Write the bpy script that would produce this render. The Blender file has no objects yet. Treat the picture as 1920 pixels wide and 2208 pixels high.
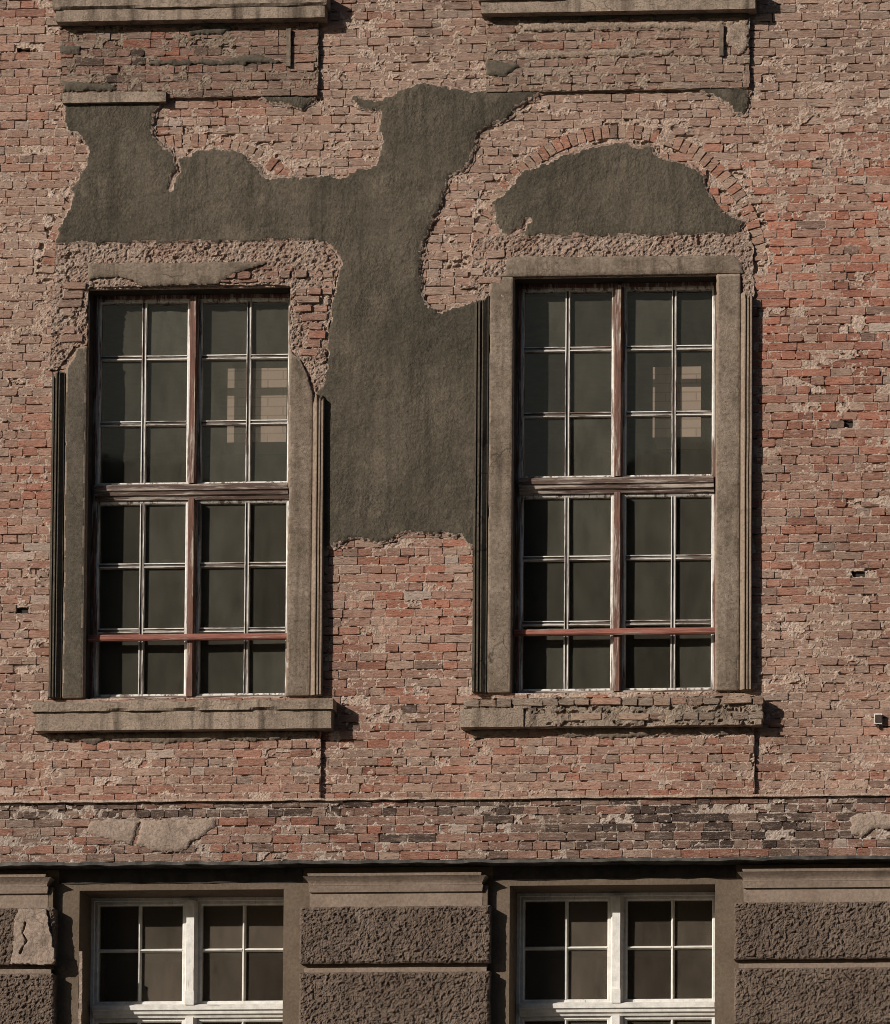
import bpy, math, random
import numpy as np
from mathutils import Vector, Matrix, Euler

random.seed(7)
rng = np.random.default_rng(11)
scene = bpy.context.scene
COL = scene.collection

# ------------------------------------------------------------------ camera
CAM = Vector((9.5, -32.0, -4.5))
YAW, PITCH = math.radians(2.5), math.radians(3.0)
PPM = 260.0                      # photograph pixels per metre on the wall
ROT = Euler((math.radians(90) + PITCH, 0, YAW)).to_matrix()
_mid = Vector((960 / PPM, 0, 1104 / PPM))
_c = ROT.transposed() @ (_mid - CAM)
FPX = PPM * -_c.z
SHX = FPX * (_c.x / -_c.z) / 2208.0
SHY = FPX * (_c.y / -_c.z) / 2208.0
cam_data = bpy.data.cameras.new("camera")
cam = bpy.data.objects.new("camera", cam_data)
COL.objects.link(cam)
cam.location = CAM
cam.rotation_euler = (math.radians(90) + PITCH, 0, YAW)
cam_data.sensor_fit = 'VERTICAL'
cam_data.sensor_height = 36.0
cam_data.lens = FPX / 2208.0 * 36.0
cam_data.shift_x, cam_data.shift_y = SHX, SHY
cam_data.clip_start, cam_data.clip_end = 0.5, 2000
scene.camera = cam

# ------------------------------------------------------------------ sky, sun, exposure
SUN = Vector((1.10, 1.0, -0.60))            # direction the sunlight travels
world = bpy.data.worlds.new("World")
scene.world = world
world.use_nodes = True
wn = world.node_tree.nodes
wl = world.node_tree.links
wn.clear()
sky = wn.new("ShaderNodeTexSky")
sky.sky_type = 'NISHITA'
sky.sun_disc = False
_h = math.hypot(SUN.x, SUN.y)
sky.sun_elevation = math.atan2(-SUN.z, _h)
sky.sun_rotation = math.atan2(-SUN.x, -SUN.y)
bg = wn.new("ShaderNodeBackground")
bg.inputs[1].default_value = 0.05
wo = wn.new("ShaderNodeOutputWorld")
wl.new(sky.outputs[0], bg.inputs[0])
wl.new(bg.outputs[0], wo.inputs[0])
sun_data = bpy.data.lights.new("sun", 'SUN')
sun_data.energy = 5.0
sun_data.angle = math.radians(0.5)
sun_data.color = (1.0, 0.935, 0.865)
sun = bpy.data.objects.new("sun", sun_data)
sun.rotation_euler = SUN.to_track_quat('-Z', 'Y').to_euler()
sun.location = (-20, -20, 20)
COL.objects.link(sun)
scene.view_settings.view_transform = 'Standard'
scene.view_settings.look = 'None'
scene.view_settings.gamma = 1.0
scene.view_settings.exposure = 0.0
scene.render.engine = 'CYCLES'
scene.cycles.max_bounces = 5
scene.cycles.diffuse_bounces = 3
scene.cycles.use_denoising = True
scene.cycles.pixel_filter_type = 'BLACKMAN_HARRIS'
scene.cycles.filter_width = 0.9
scene.cycles.sample_clamp_indirect = 0.3
scene.cycles.transparent_max_bounces = 12

# ------------------------------------------------------------------ photograph pixel -> point on a wall plane
def W(x, y, Y=0.0):
    d = ROT @ Vector(((x - 960 + SHX * 2208) / FPX, (1104 - y + SHY * 2208) / FPX, -1.0))
    t = (Y - CAM.y) / d.y
    p = CAM + d * t
    return p.x, p.z
K = 1920.0 / 1792.0
def D(x, y, Y=0.0):              # same, from the 1792-wide overview
    return W(x * K, y * K, Y)
def RG(n):
    return {1: (0, 0), 2: (960, 0), 3: (0, 560), 4: (960, 560), 5: (0, 1100), 6: (960, 1100), 7: (0, 1648), 8: (960, 1648)}[n]
def R(n, pts, Y=0.0):            # a list of points read off one of eight enlarged views
    ox, oy = RG(n)
    return [W(ox + x * 960 / 1792, oy + y * 960 / 1792, Y) for x, y in pts]

# ------------------------------------------------------------------ noise
def _hash(ix, iy, iz, seed):
    h = (ix.astype(np.uint32) * np.uint32(374761393) + iy.astype(np.uint32) * np.uint32(668265263)
         + iz.astype(np.uint32) * np.uint32(2147483647) + np.uint32((seed * 1274126177) & 0xffffffff))
    h = (h ^ (h >> np.uint32(13))) * np.uint32(1274126177)
    h = (h ^ (h >> np.uint32(16))) * np.uint32(2246822519)
    h = h ^ (h >> np.uint32(15))
    return h.astype(np.float64) / 4294967295.0
def noise(x, y, z, seed=0):
    x, y, z = np.broadcast_arrays(np.asarray(x, float), np.asarray(y, float), np.asarray(z, float))
    fx, fy, fz = np.floor(x), np.floor(y), np.floor(z)
    ix, iy, iz = fx.astype(np.int64), fy.astype(np.int64), fz.astype(np.int64)
    u, v, w = x - fx, y - fy, z - fz
    u, v, w = u * u * (3 - 2 * u), v * v * (3 - 2 * v), w * w * (3 - 2 * w)
    r = 0
    for a in (0, 1):
        for b in (0, 1):
            for c in (0, 1):
                r = r + _hash(ix + a, iy + b, iz + c, seed) * (u if a else 1 - u) * (v if b else 1 - v) * (w if c else 1 - w)
    return r * 2 - 1
def noise2(x, z, seed=0):
    x, z = np.broadcast_arrays(np.asarray(x, float), np.asarray(z, float))
    fx, fz = np.floor(x), np.floor(z)
    ix, iz = fx.astype(np.int64), fz.astype(np.int64)
    u, w = x - fx, z - fz
    u, w = u * u * (3 - 2 * u), w * w * (3 - 2 * w)
    o = np.zeros_like(ix)
    r = 0
    for a in (0, 1):
        for c in (0, 1):
            r = r + _hash(ix + a, o, iz + c, seed) * (u if a else 1 - u) * (w if c else 1 - w)
    return r * 2 - 1
def fbm(x, z, freq, octv=3, seed=0, gain=0.5):
    r, a, t = 0, 1.0, 0
    for o in range(octv):
        r = r + a * noise2(x * freq, z * freq, seed + o * 17)
        t += a
        a *= gain
        freq *= 2.03
    return r / t
def cells(x, z, fx, fz, seed=0):
    """cellular noise: random value of the nearest cell and distance to its border"""
    x, z = x * fx, z * fz
    bx, bz = np.floor(x).astype(np.int64), np.floor(z).astype(np.int64)
    f1 = np.full(x.shape, 9.0)
    f2 = np.full(x.shape, 9.0)
    val = np.zeros(x.shape)
    o = np.zeros_like(bx)
    for i in (-1, 0, 1):
        for j in (-1, 0, 1):
            cx, cz = bx + i, bz + j
            px = cx + 0.15 + 0.7 * _hash(cx, o, cz, seed)
            pz = cz + 0.15 + 0.7 * _hash(cx, o + 1, cz, seed)
            d = np.hypot(px - x, pz - z)
            v = _hash(cx, o + 2, cz, seed)
            near = d < f1
            f2 = np.where(near, f1, np.minimum(f2, d))
            val = np.where(near, v, val)
            f1 = np.where(near, d, f1)
    return val, f2 - f1

# ------------------------------------------------------------------ mesh helpers
def tag(o, label=None, category=None, group=None, kind=None):
    if label: o["label"] = label
    if category: o["category"] = category
    if group: o["group"] = group
    if kind: o["kind"] = kind
    return o
def empty(name, loc, parent=None):
    o = bpy.data.objects.new(name, None)
    COL.objects.link(o)
    o.location = loc
    o.empty_display_size = 0.2
    if parent: attach(o, parent)
    return o
def attach(o, parent):
    o.parent = parent
    o.matrix_parent_inverse = Matrix.Translation(-world_loc(parent))
def world_loc(o):
    # every parent below is an unrotated Empty or a mesh at the origin
    return Vector(o.get("_at", (0, 0, 0)))
def link_mesh(name, me, mat, parent=None, smooth=False):
    if mat: me.materials.append(mat)
    me.polygons.foreach_set("use_smooth", np.full(len(me.polygons), bool(smooth)))
    o = bpy.data.objects.new(name, me)
    COL.objects.link(o)
    if parent: o.parent = parent
    return o
def np_mesh(name, verts, quads=None, polys=None):
    me = bpy.data.meshes.new(name)
    verts = np.asarray(verts, dtype=np.float32)
    loops, starts, n = [], [], 0
    parts, sizes = [], []
    if quads is not None and len(quads):
        q = np.asarray(quads, dtype=np.int32)
        parts.append(q.ravel()); sizes.append(np.full(len(q), q.shape[1], dtype=np.int32))
    if polys:
        parts.append(np.array([i for p in polys for i in p], dtype=np.int32))
        sizes.append(np.array([len(p) for p in polys], dtype=np.int32))
    loops = np.concatenate(parts); sizes = np.concatenate(sizes)
    starts = np.concatenate(([0], np.cumsum(sizes)[:-1])).astype(np.int32)
    me.vertices.add(len(verts)); me.vertices.foreach_set("co", verts.ravel())
    me.loops.add(len(loops)); me.loops.foreach_set("vertex_index", loops)
    me.polygons.add(len(sizes)); me.polygons.foreach_set("loop_start", starts); me.polygons.foreach_set("loop_total", sizes)
    me.polygons.foreach_set("use_smooth", np.zeros(len(sizes), dtype=bool))
    me.update(calc_edges=True)
    return me
def mk(name, verts, faces, mat, parent=None, smooth=False):
    return link_mesh(name, np_mesh(name, verts, None, [list(f) for f in faces]), mat, parent, smooth)

def sdf_poly(poly, X, Z):
    p = np.asarray(poly, float)
    q = np.roll(p, -1, axis=0)
    best = np.full(X.shape, 1e9)
    inside = np.zeros(X.shape, bool)
    for (ax, az), (bx, bz) in zip(p, q):
        ex, ez = bx - ax, bz - az
        L = ex * ex + ez * ez + 1e-12
        t = np.clip(((X - ax) * ex + (Z - az) * ez) / L, 0, 1)
        best = np.minimum(best, (X - ax - t * ex) ** 2 + (Z - az - t * ez) ** 2)
        c = ((az > Z) != (bz > Z)) & (X < (bx - ax) * (Z - az) / (bz - az + 1e-12) + ax)
        inside ^= c
    d = np.sqrt(best)
    return np.where(inside, d, -d)
def sdf_rect(r, X, Z):
    x0, x1, z0, z1 = r
    return np.minimum(np.minimum(X - x0, x1 - X), np.minimum(Z - z0, z1 - Z))
def sdf_line(pts, X, Z):
    best = np.full(X.shape, 1e9)
    for (ax, az), (bx, bz) in zip(pts[:-1], pts[1:]):
        ex, ez = bx - ax, bz - az
        t = np.clip(((X - ax) * ex + (Z - az) * ez) / (ex * ex + ez * ez + 1e-12), 0, 1)
        best = np.minimum(best, (X - ax - t * ex) ** 2 + (Z - az - t * ez) ** 2)
    return np.sqrt(best)

def sheet(name, bbox, res, sdf, height, back, mat, parent=None, smooth=True, rim_mat=None):
    """a relief sheet facing the street: the grid cells where sdf > 0, with a closed ragged rim down to y = back"""
    x0, x1, z0, z1 = bbox
    nx, nz = max(2, int(round((x1 - x0) / res)) + 1), max(2, int(round((z1 - z0) / res)) + 1)
    X, Z = np.meshgrid(np.linspace(x0, x1, nx), np.linspace(z0, z1, nz))
    S = sdf(X, Z)
    S[0, :] = np.minimum(S[0, :], -1e-4); S[-1, :] = np.minimum(S[-1, :], -1e-4)
    S[:, 0] = np.minimum(S[:, 0], -1e-4); S[:, -1] = np.minimum(S[:, -1], -1e-4)
    Yh = height(X, Z, S)
    I = np.arange(nx * nz).reshape(nz, nx)
    pos = S > 0
    cnt = pos[:-1, :-1].astype(int) + pos[:-1, 1:] + pos[1:, 1:] + pos[1:, :-1]
    full = cnt == 4
    quads = np.stack([I[:-1, :-1][full], I[:-1, 1:][full], I[1:, 1:][full], I[1:, :-1][full]], axis=1)
    Xf, Zf, Yf, Sf = X.ravel(), Z.ravel(), Yh.ravel(), S.ravel()
    extra, edge_v, polys = [], {}, []
    base = nx * nz
    rim = []
    def cross(a, b):
        k = (a, b) if a < b else (b, a)
        if k not in edge_v:
            t = Sf[a] / (Sf[a] - Sf[b])
            t = min(max(t, 0.02), 0.98)
            extra.append((Xf[a] + (Xf[b] - Xf[a]) * t, Yf[a] + (Yf[b] - Yf[a]) * t, Zf[a] + (Zf[b] - Zf[a]) * t))
            edge_v[k] = base + len(extra) - 1
        return edge_v[k]
    for j, i in zip(*np.nonzero((cnt > 0) & (cnt < 4))):
        c = [int(I[j, i]), int(I[j, i + 1]), int(I[j + 1, i + 1]), int(I[j + 1, i])]
        poly, cr = [], []
        for k in range(4):
            a, b = c[k], c[(k + 1) % 4]
            if Sf[a] > 0: poly.append(a)
            if (Sf[a] > 0) != (Sf[b] > 0):
                v = cross(a, b)
                cr.append((len(poly), Sf[a] > 0))
                poly.append(v)
        if len(poly) >= 3: polys.append(poly)
        n = len(poly)
        for idx, leaving in cr:
            if leaving:
                rim.append((poly[idx], poly[(idx + 1) % n]))
    verts = np.stack([Xf, Yf, Zf], axis=1)
    if extra: verts = np.concatenate([verts, np.array(extra)])
    bk = {}
    ex2 = []
    nb = len(verts)
    def backv(v):
        if v not in bk:
            p = verts[v]
            ex2.append((p[0], back, p[2]))
            bk[v] = nb + len(ex2) - 1
        return bk[v]
    for a, b in rim:
        polys.append([b, a, backv(a), backv(b)])
    if ex2: verts = np.concatenate([verts, np.array(ex2)])
    used = np.zeros(len(verts), bool)
    if len(quads): used[quads.ravel()] = True
    for p in polys: used[p] = True
    new = np.cumsum(used) - 1
    me = np_mesh(name, verts[used], new[quads] if len(quads) else None, [[int(new[v]) for v in p] for p in polys])
    o = link_mesh(name, me, mat, parent, smooth)
    if rim_mat:
        # the broken edge shows the paler body of the render
        me.materials.append(rim_mat)
        q = quads
        sm = Sf[q].min(axis=1); qx = Xf[q[:, 0]]; qz = Zf[q[:, 0]]
        near = sm < 0.009 + 0.014 * noise2(qx * 9, qz * 9, 77)
        me.polygons.foreach_set("material_index", np.concatenate([near.astype(np.int32), np.ones(len(polys), np.int32)]))
    return o

def bbox_of(poly, pad=0.05):
    p = np.asarray(poly)
    return p[:, 0].min() - pad, p[:, 0].max() + pad, p[:, 1].min() - pad, p[:, 1].max() + pad

def rough_box(name, b, res, amp, freq, mat, parent=None, seed=0, bite=0.0, smooth=False):
    """a weathered block: a gridded box whose skin is pushed about by noise; bite rounds and eats its edges"""
    x0, x1, y0, y1, z0, z1 = b
    V, F = {}, []
    n = [max(1, int(round((b[2 * k + 1] - b[2 * k]) / res))) for k in range(3)]
    n = [min(k, 400) for k in n]
    vl = []
    def vid(i, j, k):
        key = (i, j, k)
        if key not in V:
            V[key] = len(vl)
            vl.append((i / n[0], j / n[1], k / n[2]))
        return V[key]
    for i in range(n[0]):
        for k in range(n[2]):
            F.append((vid(i, 0, k), vid(i + 1, 0, k), vid(i + 1, 0, k + 1), vid(i, 0, k + 1)))
            F.append((vid(i, n[1], k), vid(i, n[1], k + 1), vid(i + 1, n[1], k + 1), vid(i + 1, n[1], k)))
        for j in range(n[1]):
            F.append((vid(i, j, 0), vid(i, j + 1, 0), vid(i + 1, j + 1, 0), vid(i + 1, j, 0)))
            F.append((vid(i, j, n[2]), vid(i + 1, j, n[2]), vid(i + 1, j + 1, n[2]), vid(i, j + 1, n[2])))
    for j in range(n[1]):
        for k in range(n[2]):
            F.append((vid(0, j, k), vid(0, j, k + 1), vid(0, j + 1, k + 1), vid(0, j + 1, k)))
            F.append((vid(n[0], j, k), vid(n[0], j + 1, k), vid(n[0], j + 1, k + 1), vid(n[0], j, k + 1)))
    u = np.array(vl)
    p = np.stack([x0 + u[:, 0] * (x1 - x0), y0 + u[:, 1] * (y1 - y0), z0 + u[:, 2] * (z1 - z0)], axis=1)
    for k in range(3):
        d = noise(p[:, 0] * freq, p[:, 1] * freq, p[:, 2] * freq, seed + k * 31) + 0.5 * noise(p[:, 0] * freq * 2.7, p[:, 1] * freq * 2.7, p[:, 2] * freq * 2.7, seed + k * 31 + 7)
        u_k = d * amp
        p[:, k] += u_k
    if bite > 0:
        # front corners eaten away unevenly
        e = np.abs(u - 0.5) * 2
        on_front = (1 - u[:, 1])
        g = np.clip(noise(p[:, 0] * 5, p[:, 2] * 9, 0, seed + 91) + 0.15, 0, 1) * on_front
        top = (e[:, 2] > 0.99)
        p[:, 1] += bite * g * top
    return mk(name, p, F, mat, parent, smooth)

def box_faces(o=0):
    return [(o, o + 1, o + 5, o + 4), (o + 1, o + 3, o + 7, o + 5), (o + 3, o + 2, o + 6, o + 7), (o + 2, o, o + 4, o + 6), (o, o + 2, o + 3, o + 1), (o + 4, o + 5, o + 7, o + 6)]
def box_v(x0, x1, y0, y1, z0, z1):
    return [(x0, y0, z0), (x1, y0, z0), (x0, y1, z0), (x1, y1, z0), (x0, y0, z1), (x1, y0, z1), (x0, y1, z1), (x1, y1, z1)]
def boxes(name, bs, mat, parent=None):
    v, f = [], []
    for b in bs:
        f += box_faces(len(v)); v += box_v(*b)
    return mk(name, v, f, mat, parent)

def beam(name, axis, a0, a1, profile, mat, parent=None, wob=0.0, seg=0.12, seed=0, ends=None, inner=None):
    """sweep a closed profile [(across, depth)] along 'x' or 'z'; across is z for an x beam and x for a z beam.
    ends: per profile point (start, end) offsets for ragged ends"""
    n = max(1, int((a1 - a0) / seg))
    m = len(profile)
    v = []
    for i in range(n + 1):
        for k, (c, d) in enumerate(profile):
            s0, s1 = (a0, a1)
            if ends: s0, s1 = a0 + ends[k][0], a1 + ends[k][1]
            t = s0 + (s1 - s0) * i / n
            if wob:
                c += wob * float(noise(t * 3.1, c * 40, d * 40, seed)); d += wob * float(noise(t * 4.3, c * 40, d * 40, seed + 5))
            v.append((t, d, c) if axis == 'x' else (c, d, t))
    f = []
    for i in range(n):
        for k in range(m):
            a, b = i * m + k, i * m + (k + 1) % m
            q = (a, b, b + m, a + m)
            f.append(q)
    f.append(tuple(range(m))[::-1]); f.append(tuple(n * m + k for k in range(m)))
    area = sum(profile[k][0] * profile[(k + 1) % m][1] - profile[(k + 1) % m][0] * profile[k][1] for k in range(m))
    flip = (area > 0) == (axis == 'z')
    # x: (t, d, c); z: (c, d, t)
    if not flip: f = [tuple(reversed(q)) for q in f]
    o = mk(name, v, f, mat, parent)
    if inner:                            # (material, profile edges it covers)
        o.data.materials.append(inner[0])
        o.data.polygons.foreach_set("material_index", np.array([1 if k in inner[1] else 0 for _ in range(n) for k in range(m)] + [0, 0], dtype=np.int32))
    return o

# ------------------------------------------------------------------ materials
def new_mat(name):
    m = bpy.data.materials.new(name)
    m.use_nodes = True
    nt = m.node_tree
    nt.nodes.clear()
    out = nt.nodes.new("ShaderNodeOutputMaterial")
    return m, nt, out
class N:
    def __init__(self, nt): self.nt = nt
    def add(self, kind, **kw):
        n = self.nt.nodes.new("ShaderNode" + kind)
        for k, v in kw.items():
            if k.startswith("i_"): n.inputs[int(k[2:])].default_value = v
            else: setattr(n, k, v)
        return n
    def link(self, a, b): self.nt.links.new(a, b)
    def pos(self, scale=(1, 1, 1)):
        g = self.add("NewGeometry")
        m = self.add("Mapping")
        m.inputs["Scale"].default_value = scale
        self.link(g.outputs["Position"], m.inputs["Vector"])
        return m.outputs[0]
    def noise(self, vec, scale, detail=3, rough=0.55, lo=0.35, hi=0.65):
        n = self.add("TexNoise")
        n.inputs["Scale"].default_value = scale
        n.inputs["Detail"].default_value = detail
        n.inputs["Roughness"].default_value = rough
        self.link(vec, n.inputs["Vector"])
        r = self.add("MapRange")
        r.inputs["From Min"].default_value = lo; r.inputs["From Max"].default_value = hi
        self.link(n.outputs[0], r.inputs["Value"])
        return r.outputs[0], n.outputs[0]
    def mix(self, fac, a, b, blend='MIX'):
        m = self.add("Mix", data_type='RGBA', blend_type=blend)
        for s, v in ((m.inputs[0], fac), (m.inputs[6], a), (m.inputs[7], b)):
            if hasattr(v, "is_output"): self.link(v, s)
            elif isinstance(v, tuple): s.default_value = (*v, 1) if len(v) == 3 else v
            else: s.default_value = v
        return m.outputs[2]
    def math(self, op, a, b=0.0):
        m = self.add("Math", operation=op)
        for s, v in ((m.inputs[0], a), (m.inputs[1], b)):
            if hasattr(v, "is_output"): self.link(v, s)
            else: s.default_value = v
        return m.outputs[0]
    def bump(self, height, dist, strength=1.0, normal=None):
        b = self.add("Bump")
        b.inputs["Strength"].default_value = strength
        b.inputs["Distance"].default_value = dist
        self.link(height, b.inputs["Height"])
        if normal is not None: self.link(normal, b.inputs["Normal"])
        return b.outputs[0]
    def surf(self, out, color, rough=0.95, normal=None, spec=0.15, metallic=0.0):
        p = self.add("BsdfPrincipled")
        p.inputs["Roughness"].default_value = rough
        p.inputs["Specular IOR Level"].default_value = spec
        p.inputs["Metallic"].default_value = metallic
        if hasattr(color, "is_output"): self.link(color, p.inputs["Base Color"])
        else: p.inputs["Base Color"].default_value = (*color, 1)
        if normal is not None: self.link(normal, p.inputs["Normal"])
        self.link(p.outputs[0], out.inputs[0])

def mineral(name, base, alt, stain, big=1.2, fine=55, fine_amt=0.35, bump=0.004, bump_scale=70, stain_amt=0.6, streak=None, patchy=0.0, pits=0.0, cracks=0.0):
    """plaster, mortar, stone: two tones in patches, a stain colour in blotches, fine grain and relief"""
    m, nt, out = new_mat(name)
    n = N(nt)
    p = n.pos()
    f1, _ = n.noise(p, big, 5, 0.6, 0.38, 0.62)
    col = n.mix(f1, base, alt)
    f2, _ = n.noise(p, big * 3.3, 6, 0.65, 0.52, 0.72)
    col = n.mix(n.math('MULTIPLY', f2, stain_amt), col, stain)
    if streak:
        ps = n.pos((7, 7, 0.5))
        f4, _ = n.noise(ps, 1.6, 4, 0.6, 0.5, 0.75)
        col = n.mix(n.math('MULTIPLY', f4, streak[1]), col, streak[0])
    f3, raw = n.noise(p, fine, 3, 0.6, 0.3, 0.7)
    dark = n.mix(f3, (1 - fine_amt,) * 3, (1 + fine_amt * 0.6,) * 3)
    col = n.mix(1.0, col, dark, 'MULTIPLY')
    if pits:
        f7, _ = n.noise(n.pos((0.42, 1, 1.7)), 38, 5, 0.8, 0.572, 0.625)
        col = n.mix(n.math('MULTIPLY', f7, pits), col, tuple(k * 0.14 for k in base))
        f8, _ = n.noise(p, 85, 3, 0.7, 0.62, 0.70)
        col = n.mix(n.math('MULTIPLY', f8, pits * 0.7), col, tuple(min(0.6, k * 1.5) for k in base))
    if cracks:
        wv = n.add("Mix", data_type='VECTOR')
        wn_ = n.add("TexNoise"); wn_.inputs["Scale"].default_value = 4.0; wn_.inputs["Detail"].default_value = 4.0
        n.link(p, wn_.inputs["Vector"])
        wv.inputs[0].default_value = 0.22
        n.link(p, wv.inputs[4]); n.link(wn_.outputs["Color"], wv.inputs[5])
        vo = n.add("TexVoronoi", feature='DISTANCE_TO_EDGE'); vo.inputs["Scale"].default_value = cracks
        n.link(wv.outputs[1], vo.inputs["Vector"])
        mr = n.add("MapRange"); mr.inputs["From Min"].default_value = 0.010; mr.inputs["From Max"].default_value = 0.002
        n.link(vo.outputs["Distance"], mr.inputs["Value"])
        f9, _ = n.noise(p, 1.3, 4, 0.6, 0.50, 0.58)
        col = n.mix(n.math('MULTIPLY', n.math('MULTIPLY', mr.outputs[0], f9), 0.75), col, tuple(k * 0.3 for k in base))
    _, r1 = n.noise(p, bump_scale, 5, 0.75)
    nor = n.bump(r1, bump)
    if patchy:
        f5, _ = n.noise(p, 2.4, 4, 0.6, 0.42, 0.62)
        _, r2 = n.noise(n.pos((1, 1, 0.7)), 17, 6, 0.7)
        nor = n.bump(n.math('MULTIPLY', r2, n.math('ADD', f5, 0.25)), patchy, 1.0, nor)
    n.surf(out, col, 0.95, nor)
    return m

def brick_material():
    m, nt, out = new_mat("fired_brick")
    n = N(nt)
    oi = n.add("ObjectInfo")
    at = n.add("Attribute", attribute_name="tint")
    col = n.mix(1.0, oi.outputs["Color"], at.outputs["Color"], 'ADD')
    p = n.pos()
    ps = n.pos((0.42, 1, 1.9))
    f1, _ = n.noise(ps, 26, 6, 0.8, 0.3, 0.7)
    col = n.mix(1.0, col, n.mix(f1, (0.66, 0.64, 0.62), (1.26, 1.28, 1.30)), 'MULTIPLY')
    # broad damp and soot stains
    f0, _ = n.noise(n.pos((1, 1, 0.6)), 0.9, 6, 0.65, 0.35, 0.68)
    col = n.mix(1.0, col, n.mix(f0, (0.70, 0.69, 0.68), (1.10, 1.10, 1.10)), 'MULTIPLY')
    # lime and mortar film clinging to the faces
    f2, _ = n.noise(ps, 15, 7, 0.85, 0.52, 0.64)
    col = n.mix(n.math('MULTIPLY', f2, 0.62), col, (0.50, 0.375, 0.30))
    # lime flecks, then soot in the pits
    f4, _ = n.noise(n.pos((1, 1, 1.7)), 70, 3, 0.7, 0.62, 0.70)
    col = n.mix(n.math('MULTIPLY', f4, 0.7), col, (0.55, 0.46, 0.38))
    f3, _ = n.noise(n.pos((0.42, 1, 1.7)), 38, 5, 0.8, 0.572, 0.625)
    col = n.mix(n.math('MULTIPLY', f3, 0.85), col, (0.055, 0.038, 0.030))
    _, r1 = n.noise(ps, 50, 6, 0.8)
    nor = n.bump(r1, 0.020)
    n.surf(out, col, 0.95, nor)
    return m

def wood(name, paint, bare, axis, cover=0.5, grain=1.0):
    """old painted timber, the paint flaking along the grain"""
    m, nt, out = new_mat(name)
    n = N(nt)
    s = {'x': (2.2, 30, 30), 'z': (30, 30, 2.2)}[axis]
    p = n.pos(s)
    f1, raw = n.noise(p, 1.0, 6, 0.7, 0.5 - (cover - 0.5) * 0.5 - 0.05, 0.5 - (cover - 0.5) * 0.5 + 0.05)
    p2 = n.pos(tuple(k * 2 for k in s))
    f2, r2 = n.noise(p2, 1.3, 5, 0.7, 0.3, 0.7)
    b = n.mix(f2, tuple(k * 0.45 for k in bare), tuple(min(1, k * 1.5) for k in bare))
    f3, _ = n.noise(n.pos(), 14, 5, 0.7, 0.3, 0.75)
    w = n.mix(f3, paint, tuple(k * 0.62 for k in paint))
    col = n.mix(f1, b, w)
    nor = n.bump(f1, 0.0025, 0.8)
    nor = n.bump(r2, 0.003, 0.7, nor)
    n.surf(out, col, 0.75, nor, 0.25)
    return m

def glass_material(name, dust, dust_col, tint=(0.90, 0.885, 0.865)):
    m, nt, out = new_mat(name)
    n = N(nt)
    p = n.pos()
    tr = n.add("BsdfTransparent"); tr.inputs[0].default_value = (*tint, 1)
    gl = n.add("BsdfGlossy"); gl.inputs["Roughness"].default_value = 0.03
    gl.inputs["Color"].default_value = (0.90, 0.76, 0.52, 1)
    _, wv = n.noise(p, 2.3, 2, 0.5)
    nor = n.bump(wv, 0.003, 0.5)
    n.link(nor, gl.inputs["Normal"])
    lw = n.add("LayerWeight"); lw.inputs[0].default_value = 0.5
    fac0 = n.math('MULTIPLY_ADD', n.math('POWER', lw.outputs["Facing"], 4.0), 0.6)
    fac0.node.inputs[2].default_value = 0.04
    mx = n.add("MixShader")
    n.link(fac0, mx.inputs[0]); n.link(tr.outputs[0], mx.inputs[1]); n.link(gl.outputs[0], mx.inputs[2])
    df = n.add("BsdfDiffuse")
    df.inputs[0].default_value = (*dust_col, 1)
    f, _ = n.noise(n.pos((1, 1, 0.45)), 5.5, 6, 0.7, 0.25, 0.8)
    fac = n.math('MULTIPLY_ADD', f, dust * 0.8)
    fac.node.inputs[2].default_value = dust * 0.6
    oi = n.add("ObjectInfo")                       # some panes were wiped, some never
    rnd = n.math('MULTIPLY_ADD', oi.outputs["Random"], 0.9)
    rnd.node.inputs[2].default_value = 0.55
    fac = n.math('MULTIPLY', fac, rnd)
    m2 = n.add("MixShader")
    n.link(fac, m2.inputs[0]); n.link(mx.outputs[0], m2.inputs[1]); n.link(df.outputs[0], m2.inputs[2])
    n.link(m2.outputs[0], out.inputs[0])
    return m

def plain(name, col, rough=0.9, metallic=0.0, var=0.25, scale=8):
    m, nt, out = new_mat(name)
    n = N(nt)
    f, r = n.noise(n.pos(), scale, 5, 0.6, 0.3, 0.7)
    c = n.mix(f, tuple(k * (1 - var) for k in col), tuple(k * (1 + var) for k in col))
    n.surf(out, c, rough, n.bump(r, 0.002), 0.3, metallic)
    return m

M_BRICK = brick_material()
M_MORTAR = mineral("lime_mortar", (0.425, 0.308, 0.234), (0.51, 0.385, 0.305), (0.30, 0.204, 0.152), 1.3, 60, 0.4, 0.014, 62, 0.75, None, 0.0, 0.85)
M_PLASTER = mineral("olive_render", (0.066, 0.056, 0.040), (0.112, 0.092, 0.067), (0.158, 0.126, 0.092), 0.8, 55, 0.32, 0.008, 62, 0.75, ((0.050, 0.042, 0.030), 0.8), 0.022, 0.30)
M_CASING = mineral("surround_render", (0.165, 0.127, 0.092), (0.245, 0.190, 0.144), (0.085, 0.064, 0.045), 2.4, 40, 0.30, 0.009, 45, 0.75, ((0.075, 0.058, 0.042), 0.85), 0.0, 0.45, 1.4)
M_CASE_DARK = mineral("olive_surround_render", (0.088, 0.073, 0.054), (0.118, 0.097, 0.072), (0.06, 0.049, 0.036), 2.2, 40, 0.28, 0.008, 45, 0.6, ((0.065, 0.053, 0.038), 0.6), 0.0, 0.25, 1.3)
M_SOOT = plain("soot", (0.035, 0.03, 0.025), 0.95, 0, 0.4, 10)  # near-black: shade put into the colour under the belt, plus dark reveals
M_SILL = mineral("sill_stone", (0.355, 0.275, 0.208), (0.27, 0.206, 0.155), (0.14, 0.107, 0.08), 2.0, 70, 0.3, 0.012, 60, 0.9, ((0.075, 0.058, 0.043), 0.95), 0.0, 0.6, 2.0)
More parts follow.
